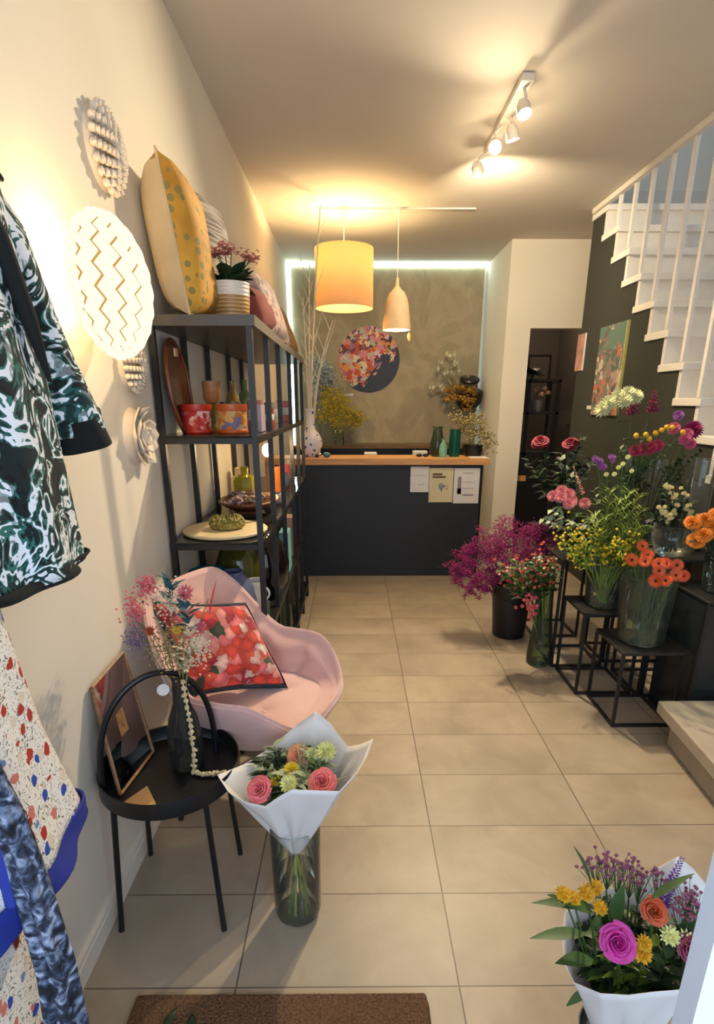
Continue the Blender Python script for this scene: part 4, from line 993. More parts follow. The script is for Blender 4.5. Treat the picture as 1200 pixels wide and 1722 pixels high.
# ------------------------------------------------------------------ second bouquet at the lower right
v2 = Vector((.545, .80, .001))
vase('glass_vase', 'clear glass vase on the floor under the magenta rose bouquet', v2, [(.06, 0), (.07, .01), (.075, .20), (.078, .26)], CLEAR, water=.12)
b2 = thing('bouquet', 'paper-wrapped bouquet with one big magenta rose at the lower right', 'bouquet', v2+Vector((0, 0, .01)))
rim2 = [(.390, .72, .517), (.416, .68, .545), (.46, .675, .548), (.507, .68, .548), (.55, .685, .545), (.591, .70, .538), (.65, .75, .51), (.69, .80, .49), (.715, .84, .52), (.728, .88, .549), (.70, .91, .58), (.671, .92, .602),
        (.63, .93, .555), (.587, .93, .50), (.54, .92, .52), (.50, .90, .53), (.46, .88, .535), (.419, .85, .53), (.397, .80, .521), (.388, .76, .51)]
ap2 = v2+Vector((-.005, -.02, .19))
MB().grid(cone(rim2, ap2, 20), 120, 16, wrap=True).build('paper_wrap', PAPER, b2, solid=.0012)
for i in range(12):
    a = random.uniform(0, 2*PI); mb = MB(); mb.tube([ap2+Vector((0, 0, .06)), ap2, (v2.x-.05*math.cos(a), v2.y-.05*math.sin(a), .02)], .003, 5); mb.build('stem_end', LGREEN, b2)
MAG = plain('magenta_petals', 'c2288c', .5, var=.15, scale=25); RUST = plain('rust_orange_petals', 'b84a1c', .55, var=.2)
GOLD = plain('golden_yellow_petals', 'd8a21c', .6, var=.15); WINE = plain('wine_red_petals', '7d1f3c', .6, var=.2); PURP = plain('violet_petals', '5c2f86', .6, var=.2)
MAUVE = plain('mauve_buds', '8a4a63', .7, var=.25, scale=60)
rose_part(b2, (.466, .74, .585), Vector((-.15, -.75, .65)), .031, MAG, root=ap2)
rose_part(b2, (.562, .80, .590), Vector((-.1, -.6, .7)), .024, RUST, root=ap2)
rose_part(b2, (.622, .76, .54), Vector((-.1, -.6, .7)), .026, WINE, root=ap2)
for p, mt, r in (((.386, .80, .632), GOLD, .016), ((.405, .80, .622), GOLD, .015), ((.439, .82, .612), GOLD, .017), ((.465, .84, .605), GOLD, .016), ((.458, .80, .600), GOLD, .015), ((.520, .75, .548), GOLD, .018), ((.520, .75, .573), GOLD, .014), ((.586, .78, .553), PALEY, .018), ((.618, .78, .540), PALEY, .02)):
    mb = MB(); pompon(mb, p, UPC, r, n=30); o = mb.build('small_daisy', mt, b2); mb = MB(); stem(mb, ap2, p, .002, .01); mb.build('flower_stem', GREEN, o)
mb = MB(); spike(mb, (.590, .83, .56), (.636, .86, .658), .014, 90); o = mb.build('violet_spike', PURP, b2); mb = MB(); mb.tube([ap2, (.590, .83, .56)], .004, 6); mb.build('flower_stem', DGREEN, o)
for cx, cy, cz in ((.485, .88, .628), (.505, .88, .625), (.528, .88, .612), (.553, .88, .604), (.573, .88, .589), (.599, .86, .609), (.659, .85, .582), (.656, .83, .566), (.631, .82, .572), (.67, .84, .55)):
    mb = MB(); sm = MB()
    for i in range(22):
        q = Vector((cx+random.gauss(0, .013), cy+random.gauss(0, .013), cz+random.gauss(0, .010))); mb.octa(q, .0046); sm.tube([(cx, cy-.01, cz-.06), q], .0006, 3)
    o = mb.build('statice_cluster', MAUVE, b2); sm.tube([ap2, (cx, cy-.01, cz-.06)], .0018, 5); sm.build('flower_stem', GREEN, o)
for b, d, ln, wd in (((.45, .80, .60), (-1, .0, .25), .12, .026), ((.43, .78, .56), (-1, -.05, .10), .105, .026), ((.44, .79, .60), (-.9, .1, .5), .09, .03), ((.45, .82, .62), (-.3, .1, 1), .10, .028), ((.50, .82, .53), (.1, .1, 1), .09, .026), ((.55, .80, .62), (.9, .1, .8), .09, .016),
                     ((.44, .76, .52), (-.9, -.2, .3), .08, .03), ((.49, .80, .54), (-.2, 0, 1), .09, .026), ((.43, .74, .47), (-1, -.2, -.5), .05, .016)):
    mb = MB(); mb.leaf(b, d, ln, wd, .15, .15, 0, 6); mb.build('long_leaf', GREEN, b2)
for i in range(52):
    a = random.uniform(0, 2*PI); q = random.uniform(.02, .09); mb = MB()
    b = ap2+Vector((math.cos(a)*q*.6, math.sin(a)*q*.6+.02, .21)); sprig(mb, b, (math.cos(a)*.7, math.sin(a)*.3+.38, random.uniform(1.1, 1.9)), random.uniform(.10, .17), 9, random.choice((.012, .018, .026)), random.uniform(.035, .06))
    mb.build('foliage_sprig', [GREEN, DGREEN, LGREEN, DGREEN][i % 4], b2)

# doormat
def m_coir():
    k = N('coir_brown'); v = k.coord(); nz = k.noise(v, 160, 3); k.set(k.ramp(nz.outputs[0], [(.3, hx('3f2b1c')), (.7, hx('7a5638'))]), .95); k.bump(nz.outputs[0], .9, .01); return k.m
mb = MB()
def mat_pt(a, b):
    x = a*2-1; y = b*2-1; cx, cy, hx_, hy = -.19, .80, .385, .27; r = .03
    px = cx+x*hx_; py = cy+y*hy
    ex = max(0, abs(x*hx_)-(hx_-r)); ey = max(0, abs(y*hy)-(hy-r))
    if ex > 0 and ey > 0:
        L = math.hypot(ex, ey)
        if L > r: px -= math.copysign(ex*(1-r/L), x); py -= math.copysign(ey*(1-r/L), y)
    e = min(1, min((1-abs(x))*hx_, (1-abs(y))*hy)/.012)
    return Vector((px, py, .002+.016*math.sqrt(max(0, 1-(1-e)**2))+.0015*noise.noise(Vector((px*90, py*90, 0)))))
o = MB().grid(mat_pt, 130, 90).build('doormat', m_coir(), loc=(-.19, .8, 0)); tag(o, 'brown coir doormat on the tiles at the bottom of the photo', 'doormat')
for i, (x, y, dx, lab) in enumerate(((-.47, 1.025, .3, 'green leaf lying near the left end of the doormat'), (-.40, 1.01, -.2, 'second green leaf, right of the other on the doormat'))):
    mb = MB(); mb.leaf((x, y-.05, .022), (dx, 1, .05), .055, .022, .1, .2, 0, 5)
    o = mb.build('fallen_leaf', DGREEN, loc=(x, y, .02), solid=.0015); tag(o, lab, 'leaf')

# ------------------------------------------------------------------ clothes on the left wall
def garment(mb, secs, nseg=72, folds=7, amp=.05, ph=0, mi=0):
    """secs: (centre, half width vector, half depth vector, fold strength)"""
    K = len(secs)
    def fn(a, b):
        q = b*(K-1); i = min(K-2, int(q)); f = q-i
        c = Vector(secs[i][0]).lerp(Vector(secs[i+1][0]), f); A = Vector(secs[i][1]).lerp(Vector(secs[i+1][1]), f); B = Vector(secs[i][2]).lerp(Vector(secs[i+1][2]), f)
        fo = secs[i][3]*(1-f)+secs[i+1][3]*f
        t = 2*PI*a; w_ = 1+amp*fo*math.sin(folds*t+ph+b*1.5)+amp*.5*fo*math.sin(3*t+b*3)
        return c+(A*math.cos(t)+B*math.sin(t))*w_
    mb.grid(fn, nseg, 14*(K-1), mi, wrap=True); return mb
def hanger(name_loc, label, x, y, z, w_, par_mat=BLACK):
    t = thing('coat_hanger', label, 'hanger', (x, y, z))
    MB().tube([(x, y-w_, z-.09), (x, y, z), (x, y+w_, z-.09), (x, y-w_, z-.09)], .006, 6).build('hanger_bar', par_mat, t)
    MB().tube([(x, y, z), (x, y, z+.04), (x-.02, y, z+.06), (x-.03, y, z+.04)], .003, 6).build('hook', par_mat, t); return t
BAR = m_baroque(); DIT = m_ditsy(); KNIT = m_knit(); BLUEH = plain('royal_blue_trim', '1d2f8c', .8); BLKC = plain('black_velvet_trim', '0b0f0d', .95)
rl = thing('wall_rail', 'black rail with pegs on the left wall carrying the printed jackets', 'rail', (XL, .95, 2.02))
MB().tube([(XL+.10, .5, 2.04), (XL+.10, 1.12, 2.04)], .012, 8).build('bar', BLACK, rl)
for y in (.55, 1.08): MB().tube([(XL, y, 2.04), (XL+.10, y, 2.04)], .009, 8).build('bracket', BLACK, rl)
hanger('', 'black hanger inside the green scroll print jacket', XL+.13, 1.0, 1.955, .15)
ja = thing('jacket', 'white jacket with dark green scroll print and black cuffs hanging on left wall', 'jacket', (-.62, 1.0, 1.2))
mb = MB(); garment(mb, [((-.635, 1.0, 1.93), (0, .04, 0), (.03, 0, 0), 0), ((-.635, 1.0, 1.86), (0, .15, 0), (.055, 0, 0), .2), ((-.635, 1.01, 1.62), (0, .165, 0), (.07, 0, 0), .8), ((-.635, 1.01, 1.40), (0, .175, 0), (.08, 0, 0), 1.2), ((-.635, 1.01, 1.185), (0, .185, 0), (.09, 0, 0), 1.7)], ph=1)
mb.build('body', BAR, ja, solid=.004)
mb = MB(); garment(mb, [((-.635, 1.01, 1.195), (0, .188, 0), (.093, 0, 0), 1.7), ((-.635, 1.01, 1.178), (0, .189, 0), (.094, 0, 0), 1.7)], ph=2.45); mb.build('hem', BLKC, ja, solid=.006)
mb = MB(); garment(mb, [((-0.6600, 1.050, 1.885), (0, .06, .02), (.04, 0, 0), 0), ((-0.6350, 1.130, 1.780), (0, .055, .03), (.052, 0, 0), .4), ((-0.6300, 1.215, 1.600), (0, .062, .02), (.055, 0, 0), .9), ((-0.6100, 1.275, 1.440), (0, .066, .018), (.06, 0, 0), 1)], folds=4, amp=.05); sl = mb.build('sleeve', BAR, ja, solid=.004)
mb = MB(); garment(mb, [((-.6125, 1.270, 1.468), (0, .0675, .018), (.0615, 0, 0), 1), ((-0.6070, 1.285, 1.405), (0, .068, .017), (.062, 0, 0), 1)], folds=4, amp=.05); mb.build('cuff', BLKC, sl, solid=.004)
MB().tube([(-.585, 1.00, 1.84), (-.566, 1.03, 1.74), (-.556, 1.06, 1.63), (-.550, 1.085, 1.53)], [.012, .016, .014, .004], 10).build('front_facing', BLKC, ja)
hanger('', 'black hanger inside the small-flower print tunic', XL+.13, .80, 1.50, .12)
MB().tube([(XL, .80, 1.56), (XL+.12, .80, 1.56)], .008, 8).build('peg', BLACK, rl)
tu = thing('tunic', 'white tunic with small red and blue flowers and royal blue hem', 'tunic', (-.62, .82, .8))
mb = MB(); garment(mb, [((-.625, .78, 1.49), (0, .03, 0), (.03, 0, 0), 0), ((-.625, .78, 1.40), (0, .11, 0), (.05, 0, 0), .3), ((-.625, .78, 1.15), (0, .125, 0), (.06, 0, 0), .7), ((-.622, .785, .93), (0, .155, 0), (.072, 0, 0), 1.0), ((-.615, .79, .735), (0, .205, 0), (.085, 0, 0), 1.5)], ph=.5)
mb.build('body', DIT, tu, solid=.003)
mb = MB(); garment(mb, [((-.615, .79, .737), (0, .207, 0), (.086, 0, 0), 1.5), ((-.612, .79, .685), (0, .212, 0), (.09, 0, 0), 1.5)], ph=2.0); mb.build('hem', BLUEH, tu, solid=.005)
MB().tube([(-.565, .70, 1.32), (-.552, .70, 1.1), (-.545, .70, .9), (-.54, .69, .74)], [.010, .012, .012, .012], 8).build('front_band', BLUEH, tu)
hanger('', 'black hanger inside the long floral dress', XL+.12, .62, 1.22, .09)
MB().tube([(XL, .62, 1.28), (XL+.12, .62, 1.28)], .008, 8).build('peg', BLACK, rl)
dr = thing('dress', 'long white floral dress hanging lowest at the bottom left corner', 'dress', (-.63, .62, .1))
mb = MB(); garment(mb, [((-.63, .62, 1.21), (0, .03, 0), (.03, 0, 0), 0), ((-.63, .62, 1.12), (0, .09, 0), (.045, 0, 0), .3), ((-.635, .63, .8), (0, .13, 0), (.05, 0, 0), .8), ((-.64, .67, .45), (0, .17, 0), (.058, 0, 0), 1.2), ((-.64, .70, .10), (0, .20, 0), (.066, 0, 0), 1.5)], ph=.9)
mb.build('body', DIT, dr, solid=.003)
sf = MB(); garment(sf, [((-.535, .70, .99), (0, .012, 0), (.012, 0, 0), .5), ((-.520, .70, .89), (0, .018, 0), (.018, 0, 0), 1), ((-.508, .70, .75), (0, .022, 0), (.022, 0, 0), 1.4), ((-.500, .70, .60), (0, .024, 0), (.024, 0, 0), 1.5), ((-.505, .70, .45), (0, .026, 0), (.027, 0, 0), 1.6), ((-.52, .70, .25), (0, .03, 0), (.03, 0, 0), 1.6)], folds=5, amp=.12)
o = sf.build('scarf', KNIT, loc=(-.5, .7, .25), solid=.004); tag(o, 'chunky black and grey-blue mottled scarf hanging over the floral dress', 'scarf')

# ------------------------------------------------------------------ pictures on the dark wall
PT = m_painting('flower_picture', hx('5c7468'), [(0, hx('5a5a50')), (.2, hx('8a6f68')), (.36, hx('c0604c')), (.46, hx('6f7466')), (.6, hx('a08a80')), (.72, hx('4f5f56')), (.86, hx('bfb39c'))], 19, -.62, None, -.9, .8)
def wallpic(name, label, y0, y1, z0, z1, mat, edge, dx=.018, cat='picture'):
    t = thing(name, label, cat, (2.0, (y0+y1)/2, z0))
    MB().span((2.0-dx, y0, z0), (2.0, y1, z1)).build('canvas', mat, t, smooth=False)
    MB().span((2.0-dx-.001, y0-.012, z0), (2.0, y0, z1)).build('canvas_edge', edge, t, smooth=False); return t
wallpic('flower_painting', 'tall painting of pink flowers on grey-green hanging on the dark green wall', 4.41, 4.87, 1.40, 2.06, PT, plain('lime_canvas_edge', 'b0ad62', .7))
wallpic('small_print', 'narrow pale pink print at the far edge of the dark green wall', 5.20, 5.36, 1.76, 2.06, plain('pink_print_paper', 'b98a78', .8, var=.3, scale=9), PW, .01)
wallpic('wall_label', 'small white label left of the tall flower painting', 4.90, 5.0, 1.44, 1.47, PW, PW, .003, 'label')

# ------------------------------------------------------------------ what shows through the doorway
t = thing('rear_fill_lamp', 'added round fill lamp on the rear room ceiling, out of view', 'lamp', (2.4, 8.2, 2.95))  # unseen lamp, added to brighten the dim rear room
MB().lathe([(.001, -.05), (.10, -.045), (.12, 0), (.001, 0)], (2.4, 8.2, 2.989), seg=24).build('lamp_shade', emit('rear_fill_glow', (1, .8, .6), 2.0), t)
add_light('rear_room_fill', 'POINT', (2.4, 8.2, 2.85), 14, (1, .8, .6), parent=t, shadow_soft_size=.1)
t = thing('display_rack', 'black open rack seen through the doorway', 'rack', (2.25, 6.9, 0))
for x in (2.02, 2.36):
    for y in (6.8, 7.1): MB().span((x, y, 0), (x+.03, y+.03, 1.74)).build('post', BLACK, t, smooth=False)
for z in (.45, .90, 1.36, 1.72): MB().span((2.0, 6.8, z), (2.40, 7.13, z+.03)).build('shelf_plate', BLACK, t, smooth=False)
tb = thing('side_cabinet', 'low black cabinet standing in the doorway in front of the rack', 'cabinet', (2.05, 6.5, 0))
MB().span((1.80, 6.30, .14), (2.35, 6.72, .86)).build('body', BLACKM, tb, smooth=False); MB().span((1.84, 6.34, 0), (2.31, 6.68, .14)).build('plinth', BLACK, tb, smooth=False)
MB().span((1.79, 6.29, .86), (2.36, 6.73, .885)).build('top', BLACK, tb, smooth=False)
MB().span((1.83, 6.296, .66), (1.93, 6.30, .72)).build('wooden_plate', WOOD, tb, smooth=False)
random.seed(71)
vase('flower_pot', 'dark pot of pink blossoms on the rack through the doorway', (2.18, 6.95, 1.391), [(.05, 0), (.07, .05), (.075, .13)], plain('grey_pot', '6d6a66', .6), cat='pot')
for i in range(5):
    hd = (2.14+.035*i, 6.92+random.uniform(-.03, .03), 1.60+random.uniform(-.04, .07))
    flower('pink_blossom', 'small pink blossom stem in the dark pot through the doorway', 'flower', hd, (2.18, 6.95, 1.42), lambda m, c, a, r: pompon(m, c, a, r, n=24), plain('soft_pink_petals', 'cf9a8a', .6, var=.15), group='pink blossoms through the doorway', r=.035)
mb = MB()
for i in range(40):
    a = random.uniform(0, 2*PI); mb.leaf((2.08, 6.92, 1.80), (math.cos(a), math.sin(a), random.uniform(.2, 1.6)), random.uniform(.10, .2), .06, .5)
mb.tube([(2.08, 6.92, 1.751), (2.08, 6.92, 1.86)], .02, 8)
o = mb.build('leafy_plant', DGREEN, loc=(2.08, 6.92, 1.751)); tag(o, 'dark leafy plant on top of the rack through the doorway', 'plant')
t = thing('framed_picture', 'thin dark picture frame on the taupe wall of the rear room', 'picture', (2.98, 9.38, 1.6))
for a, b in (((2.75, 9.38, 1.35), (3.10, 9.399, 1.37)), ((2.75, 9.38, 2.18), (3.10, 9.399, 2.2)), ((2.75, 9.38, 1.35), (2.77, 9.399, 2.2)), ((3.08, 9.38, 1.35), (3.10, 9.399, 2.2))):
    MB().span(a, b).build('frame_side', BLACK, t, smooth=False)
MB().span((2.77, 9.39, 1.37), (3.08, 9.399, 2.18)).build('print', plain('taupe_print', '6f6559', .8), t, smooth=False)

# ------------------------------------------------------------------ black wire-frame stands
def stand(label, x0, y0, x1, y1, h, solid=False, rr=.007):
    t = thing('plant_stand', label, 'plant stand', ((x0+x1)/2, (y0+y1)/2, 0), 'black flower stands')
    MB().span((x0, y0, h-.016), (x1, y1, h)).build('top_plate', BLACK, t, smooth=False, bevel=.003)
    for x in (x0+rr, x1-rr):
        for y in (y0+rr, y1-rr): MB().span((x-rr, y-rr, 0), (x+rr, y+rr, h-.016)).build('leg', BLACK, t, smooth=False)
    for y in (y0+rr, y1-rr): MB().span((x0+rr*2, y-rr, 0), (x1-rr*2, y+rr, rr*2)).build('floor_rail', BLACK, t, smooth=False)
    for x in (x0+rr, x1-rr): MB().span((x-rr, y0+rr*2, 0), (x+rr, y1-rr*2, rr*2)).build('floor_rail', BLACK, t, smooth=False)
    if solid:
        for a, b in (((x0+.015, y0+.004, .02), (x1-.015, y0+.010, h-.02)), ((x0+.004, y0+.015, .02), (x0+.010, y1-.015, h-.02))):
            MB().span(a, b).build('side_panel', plain('smoked_panel', '25292a', .25), t, smooth=False)
    return t
stand('nearest low black wire flower stand carrying the vase of orange gerberas', 1.247, 2.35, 1.543, 2.655, .392)
stand('black wire flower stand behind the nearest one, carrying the yellow and green bunch', 1.19, 2.67, 1.49, 2.975, .460)
stand('tall black wire flower stand under the vase of pink carnations', 1.17, 3.0, 1.47, 3.30, .66)
stand('farthest tall black wire flower stand under the dark red roses', 1.20, 3.45, 1.50, 3.75, .72)
stand('tall black stand at the dark wall under the magenta and yellow flowers', 1.50, 3.06, 1.90, 3.34, .84)
stand('tall black stand under the vase of cream stock flowers', 1.51, 2.64, 1.86, 2.96, .76)
stand('tall black stand with dark side panels under the orange roses at the right edge', 1.56, 2.30, 1.90, 2.62, .66, True)

# ------------------------------------------------------------------ vases on the stands
def cyl(r, h, r2=None): r2 = r2 or r; return [(r*.86, 0), (r*.97, .008), (r, .03), ((r+r2)/2, h*.5), (r2, h)]
VA = (1.395, 2.50, .393); vase('glass_vase', 'large clear glass vase of orange gerberas on the nearest stand', VA, cyl(.108, .33, .122), SHEER, water=.10)
VB = (1.335, 2.82, .461); vase('glass_vase', 'clear glass vase of yellow and green stems on the second nearest stand', VB, cyl(.088, .29, .098), CLEAR, water=.10)
VC = (1.31, 3.14, .661); vase('glass_vase', 'dull glass vase of pink carnations on a tall stand', VC, cyl(.07, .20, .078), SMOKE, water=.08)
VD = (1.34, 3.60, .721); vase('dark_vase', 'dark vase of deep red roses on the farthest stand', VD, cyl(.07, .24, .08), plain('dark_brown_glaze', '241a16', .3))
VE = (1.56, 3.20, .841); vase('glass_vase', 'tall narrow green-tinted glass vase of the cream hydrangea and magenta snapdragons', VE, cyl(.05, .42, .055), SHEER, water=.2)
VF = (1.74, 3.22, .841); vase('glass_vase', 'tall glass vase of the magenta dahlia beside the stairs', VF, cyl(.06, .34, .066), CLEAR, water=.2)
VG = (1.60, 2.74, .761); vase('glass_bowl', 'wide rippled clear glass bowl of cream stock flowers', VG, [(.07, 0), (.10, .015), (.125, .06), (.13, .10), (.12, .13), (.13, .16)], CLEAR, cat='bowl', water=.09)
VI = (1.775, 2.86, .761); vase('glass_vase', 'tall empty clear glass cylinder beside the cream stock flowers', VI, cyl(.055, .46, .06), CLEAR)
VH = (1.71, 2.45, .661); vase('glass_vase', 'short clear glass vase of orange roses at the right edge', VH, cyl(.085, .17, .095), SHEER, water=.07)

PKS = plain('soft_pink_carnation', 'd8858a', .6, var=.15, scale=40); DRED = plain('deep_red_petals', '8c2136', .6, var=.2, scale=40)
ORG = plain('orange_gerbera_petals', 'd2521e', .55, var=.15, scale=40); CENT = plain('dark_flower_centre', '2c120c', .8)
ORR = plain('orange_rose_petals', 'd9780f', .55, var=.12, scale=30); CRS = plain('cream_petals', 'dcca88', .6, var=.1)
MGT = plain('dark_magenta_petals', '8c1650', .6, var=.25, scale=40); PNK = plain('rose_pink_petals', 'c4587a', .6, var=.15, scale=40)
YBL = plain('mustard_ball', 'd29f28', .7, var=.15, scale=80); LIL = plain('lilac_petals', '9c5aa0', .6, var=.2, scale=40); WGR = plain('green_white_petals', 'cfd0a0', .65, var=.2, scale=40)
random.seed(101)
def root_in(v, s=.03, h=.02): return (v[0]+random.uniform(-s, s), v[1]+random.uniform(-s, s), v[2]+h)
def series(name, cat, what, pts, v, bloom, mats, r, group, leaves=0, lmat=None, ax=None, s=.03, lw=.03, ll=.09):
    rk = ranks(pts)
    for p, k in zip(pts, rk):
        flower(name, ('%s of %s' % (k, what)) if len(pts) > 1 else what, cat, p, root_in(v, s), bloom, mats, group if len(pts) > 1 else None, leaves, lmat, lw, ll, ax, r*random.uniform(.93, 1.08))
FR = Vector((-.45, -.8, .45))
series('gerbera', 'flower', 'the orange gerberas in the large clear vase', [(1.265, 2.44, .815), (1.305, 2.40, .82), (1.345, 2.52, .86), (1.365, 2.50, .82), (1.375, 2.40, .775), (1.385, 2.43, .80), (1.355, 2.38, .735), (1.44, 2.47, .79), (1.475, 2.44, .79), (1.455, 2.40, .755), (1.50, 2.42, .745), (1.40, 2.38, .735)], VA,
       lambda m, c, a, r: gerbera(m, c, FR+Vector((random.uniform(-.5, .5), 0, random.uniform(-.3, .4))), r), [ORG, CENT], .032, 'orange gerberas', 0, GREEN, s=.05)
series('carnation', 'flower', 'the soft pink carnations left of the fern', [(1.112, 3.10, 1.0), (1.15, 3.08, .995), (1.165, 3.12, 1.025), (1.20, 3.10, 1.01), (1.19, 3.06, .965), (1.215, 3.08, .975), (1.285, 3.08, .962)], VC,
       lambda m, c, a, r: pompon(m, c, FR, r, n=60), PKS, .033, 'pink carnations', 1, GREEN)
series('rose', 'flower', 'the two deep red roses against the doorway', [(1.155, 3.55, 1.275), (1.345, 3.55, 1.262)], VD, lambda m, c, a, r: (rose(m, c, a, r), rose(m, Vector(c)-Vector(a).normalized()*.02, a, r)), DRED, .052, 'deep red roses', 2, DGREEN, ax=(-.3, -.45, .9), lw=.06, ll=.12)
def sprigs(name, label, cat, v, tips, lw, ll, n, mat, group, blooms=None, bmat=None, br=.008, bn=8, r0=.03, spread=1.0):
    rk = ranks(tips)
    for tip, k in zip(tips, rk):
        rt = Vector(root_in(v, r0)); tip = Vector(tip); t = thing(name, '%s of %s' % (k, label), cat, rt, group)
        mid = rt.lerp(tip, .45)+Vector((0, 0, .05)); mb = MB(); mb.tube(bez(rt, (rt+mid)/2+Vector((0, 0, .02)), mid, 6), .0026, 5)
        sprig(mb, mid, tip-mid+Vector((0, 0, (tip-mid).length*.10)), (tip-mid).length, n, lw, ll, 0, .25, spread); mb.build('leafy_stem', mat, t)
        if blooms:
            mb = MB(); d = (tip-mid)
            for i in range(bn):
                q = mid+d*random.uniform(.45, 1.05)+Vector((random.gauss(0, br*2.2), random.gauss(0, br*2.2), random.gauss(0, br*2)))
                if blooms == 'ball': mb.octa(q, br)
                else: petals(mb, q, (random.uniform(-1, 1), -1, random.uniform(0, 1)), 5, 0, br, br*.8, .5)
            mb.build('blossoms', bmat, t)
sprigs('rose_foliage', 'the dark leafy stems round the deep red roses', 'foliage', VD, [(1.04, 3.5, 1.20), (1.10, 3.45, 1.12), (1.18, 3.5, 1.20), (1.25, 3.5, 1.17), (1.22, 3.42, 1.06), (1.33, 3.5, 1.13), (1.42, 3.5, 1.17), (1.50, 3.5, 1.19), (1.40, 3.5, 1.32), (1.38, 3.45, 1.03), (1.28, 3.45, 1.10), (1.14, 3.40, 1.02)], .055, .085, 9, DGREEN, 'rose foliage')
sprigs('rose_foliage', 'the grey-green leafy stems under the deep red roses', 'foliage', VD, [(1.24, 3.4, 1.24), (1.33, 3.38, 1.11), (1.48, 3.45, 1.18), (1.39, 3.5, 1.35)], .035, .06, 8, GGREEN, 'grey rose foliage')
sprigs('fern_frond', 'the feathery fresh green fronds in the second nearest vase', 'foliage', VB, [(1.25, 2.75, .98), (1.30, 2.72, 1.08), (1.36, 2.75, 1.12), (1.42, 2.76, 1.10), (1.46, 2.78, 1.02), (1.50, 2.74, .92), (1.22, 2.7, .90), (1.18, 2.72, 1.0), (1.33, 2.66, .93), (1.40, 2.66, .95), (1.45, 2.66, .84), (1.38, 2.62, .79), (1.30, 2.62, .83), (1.28, 2.8, 1.12)], .009, .075, 46, LGREEN, 'fern fronds')
sprigs('goldenrod', 'the yellow-flowered sprigs below the pink carnations', 'flower', VB, [(1.03, 2.75, .86), (1.07, 2.75, .92), (1.10, 2.72, .86), (1.115, 2.70, .905), (1.14, 2.72, .80), (1.11, 2.72, .755), (1.17, 2.70, .88), (1.06, 2.78, .82)], .022, .05, 12, LGREEN, 'yellow sprigs', 'ball', YEL, .0085, 12)
sprigs('goldenrod', 'the yellow-flowered sprigs in front of the fern', 'flower', VB, [(1.25, 2.66, .85), (1.29, 2.64, .88), (1.335, 2.64, .84), (1.37, 2.65, .88), (1.31, 2.62, .81), (1.22, 2.68, .80)], .02, .05, 10, LGREEN, 'yellow sprigs before the fern', 'ball', YEL, .009, 16)
sprigs('eucalyptus', 'the grey-green leafy sprigs spreading left of the fern', 'foliage', VC, [(1.06, 3.0, .955), (1.10, 3.0, .87), (1.02, 3.0, .90), (1.17, 2.95, .90), (1.24, 2.95, .88), (1.30, 3.0, .90)], .035, .055, 10, GGREEN, 'eucalyptus sprigs')
for i, (p, lab) in enumerate((((1.245, 2.9, 1.215), 'leftmost lilac stock blossom above the fern'), ((1.275, 2.9, 1.19), 'lower lilac stock blossom above the fern'), ((1.33, 2.92, 1.225), 'small lilac blossom right of the other two above the fern'))):
    flower('stock_flower', lab, 'flower', p, root_in(VB), lambda m, c, a, r: [pompon(m, Vector(c)+Vector((random.gauss(0, .012), 0, random.gauss(0, .014))), FR, r*.5, n=20) for _ in range(7 if i < 2 else 3)], LIL, leaves=1, r=.03)
flower('pink_flower_spike', 'thin pink flower spike leaning left beside the carnations', 'flower', (1.17, 3.0, 1.16), root_in(VC), lambda m, c, a, r: spike(m, Vector((1.245, 3.02, 1.02)), Vector((1.165, 3.0, 1.175)), .012, 60), PKS, leaves=0, r=.03)
sprigs('greenery', 'the fine green stems around the lilac stock', 'foliage', VB, [(1.28, 2.86, 1.17), (1.36, 2.86, 1.16), (1.22, 2.86, 1.13), (1.40, 2.9, 1.20)], .014, .045, 16, GREEN, 'fine green stems')
series('button_flower', 'flower', 'the pale green button flowers over the fern', [(1.275, 2.84, 1.15), (1.32, 2.85, 1.15), (1.36, 2.86, 1.20), (1.40, 2.9, 1.23), (1.35, 2.88, 1.18), (1.43, 2.9, 1.16)], VB, lambda m, c, a, r: pompon(m, c, FR, r, n=30), PALEY, .013, 'pale green buttons')
# cream stock and its leaves
series('stock_flower', 'flower', 'the cream stock blossoms over the rippled bowl', [(1.52, 2.70, 1.10), (1.545, 2.70, 1.085), (1.56, 2.70, 1.06), (1.49, 2.68, 1.02), (1.51, 2.68, 1.0), (1.55, 2.68, 1.02), (1.52, 2.66, .96), (1.55, 2.66, .975), (1.62, 2.70, 1.0), (1.65, 2.68, .985), (1.67, 2.68, .965), (1.60, 2.70, 1.09)], VG,
       lambda m, c, a, r: [pompon(m, Vector(c)+Vector((random.gauss(0, .010), random.gauss(0, .008), random.gauss(0, .012))), FR, r*.5, n=18) for _ in range(4)], CRS, .022, 'cream stock blossoms', 1, DGREEN)
sprigs('greenery', 'the dark green stems among the cream stock', 'foliage', VG, [(1.50, 2.72, 1.12), (1.56, 2.7, 1.02), (1.62, 2.72, 1.06), (1.68, 2.74, 1.04), (1.47, 2.7, .97), (1.54, 2.66, .93), (1.72, 2.7, .95)], .03, .06, 12, DGREEN, 'stems of the stock')
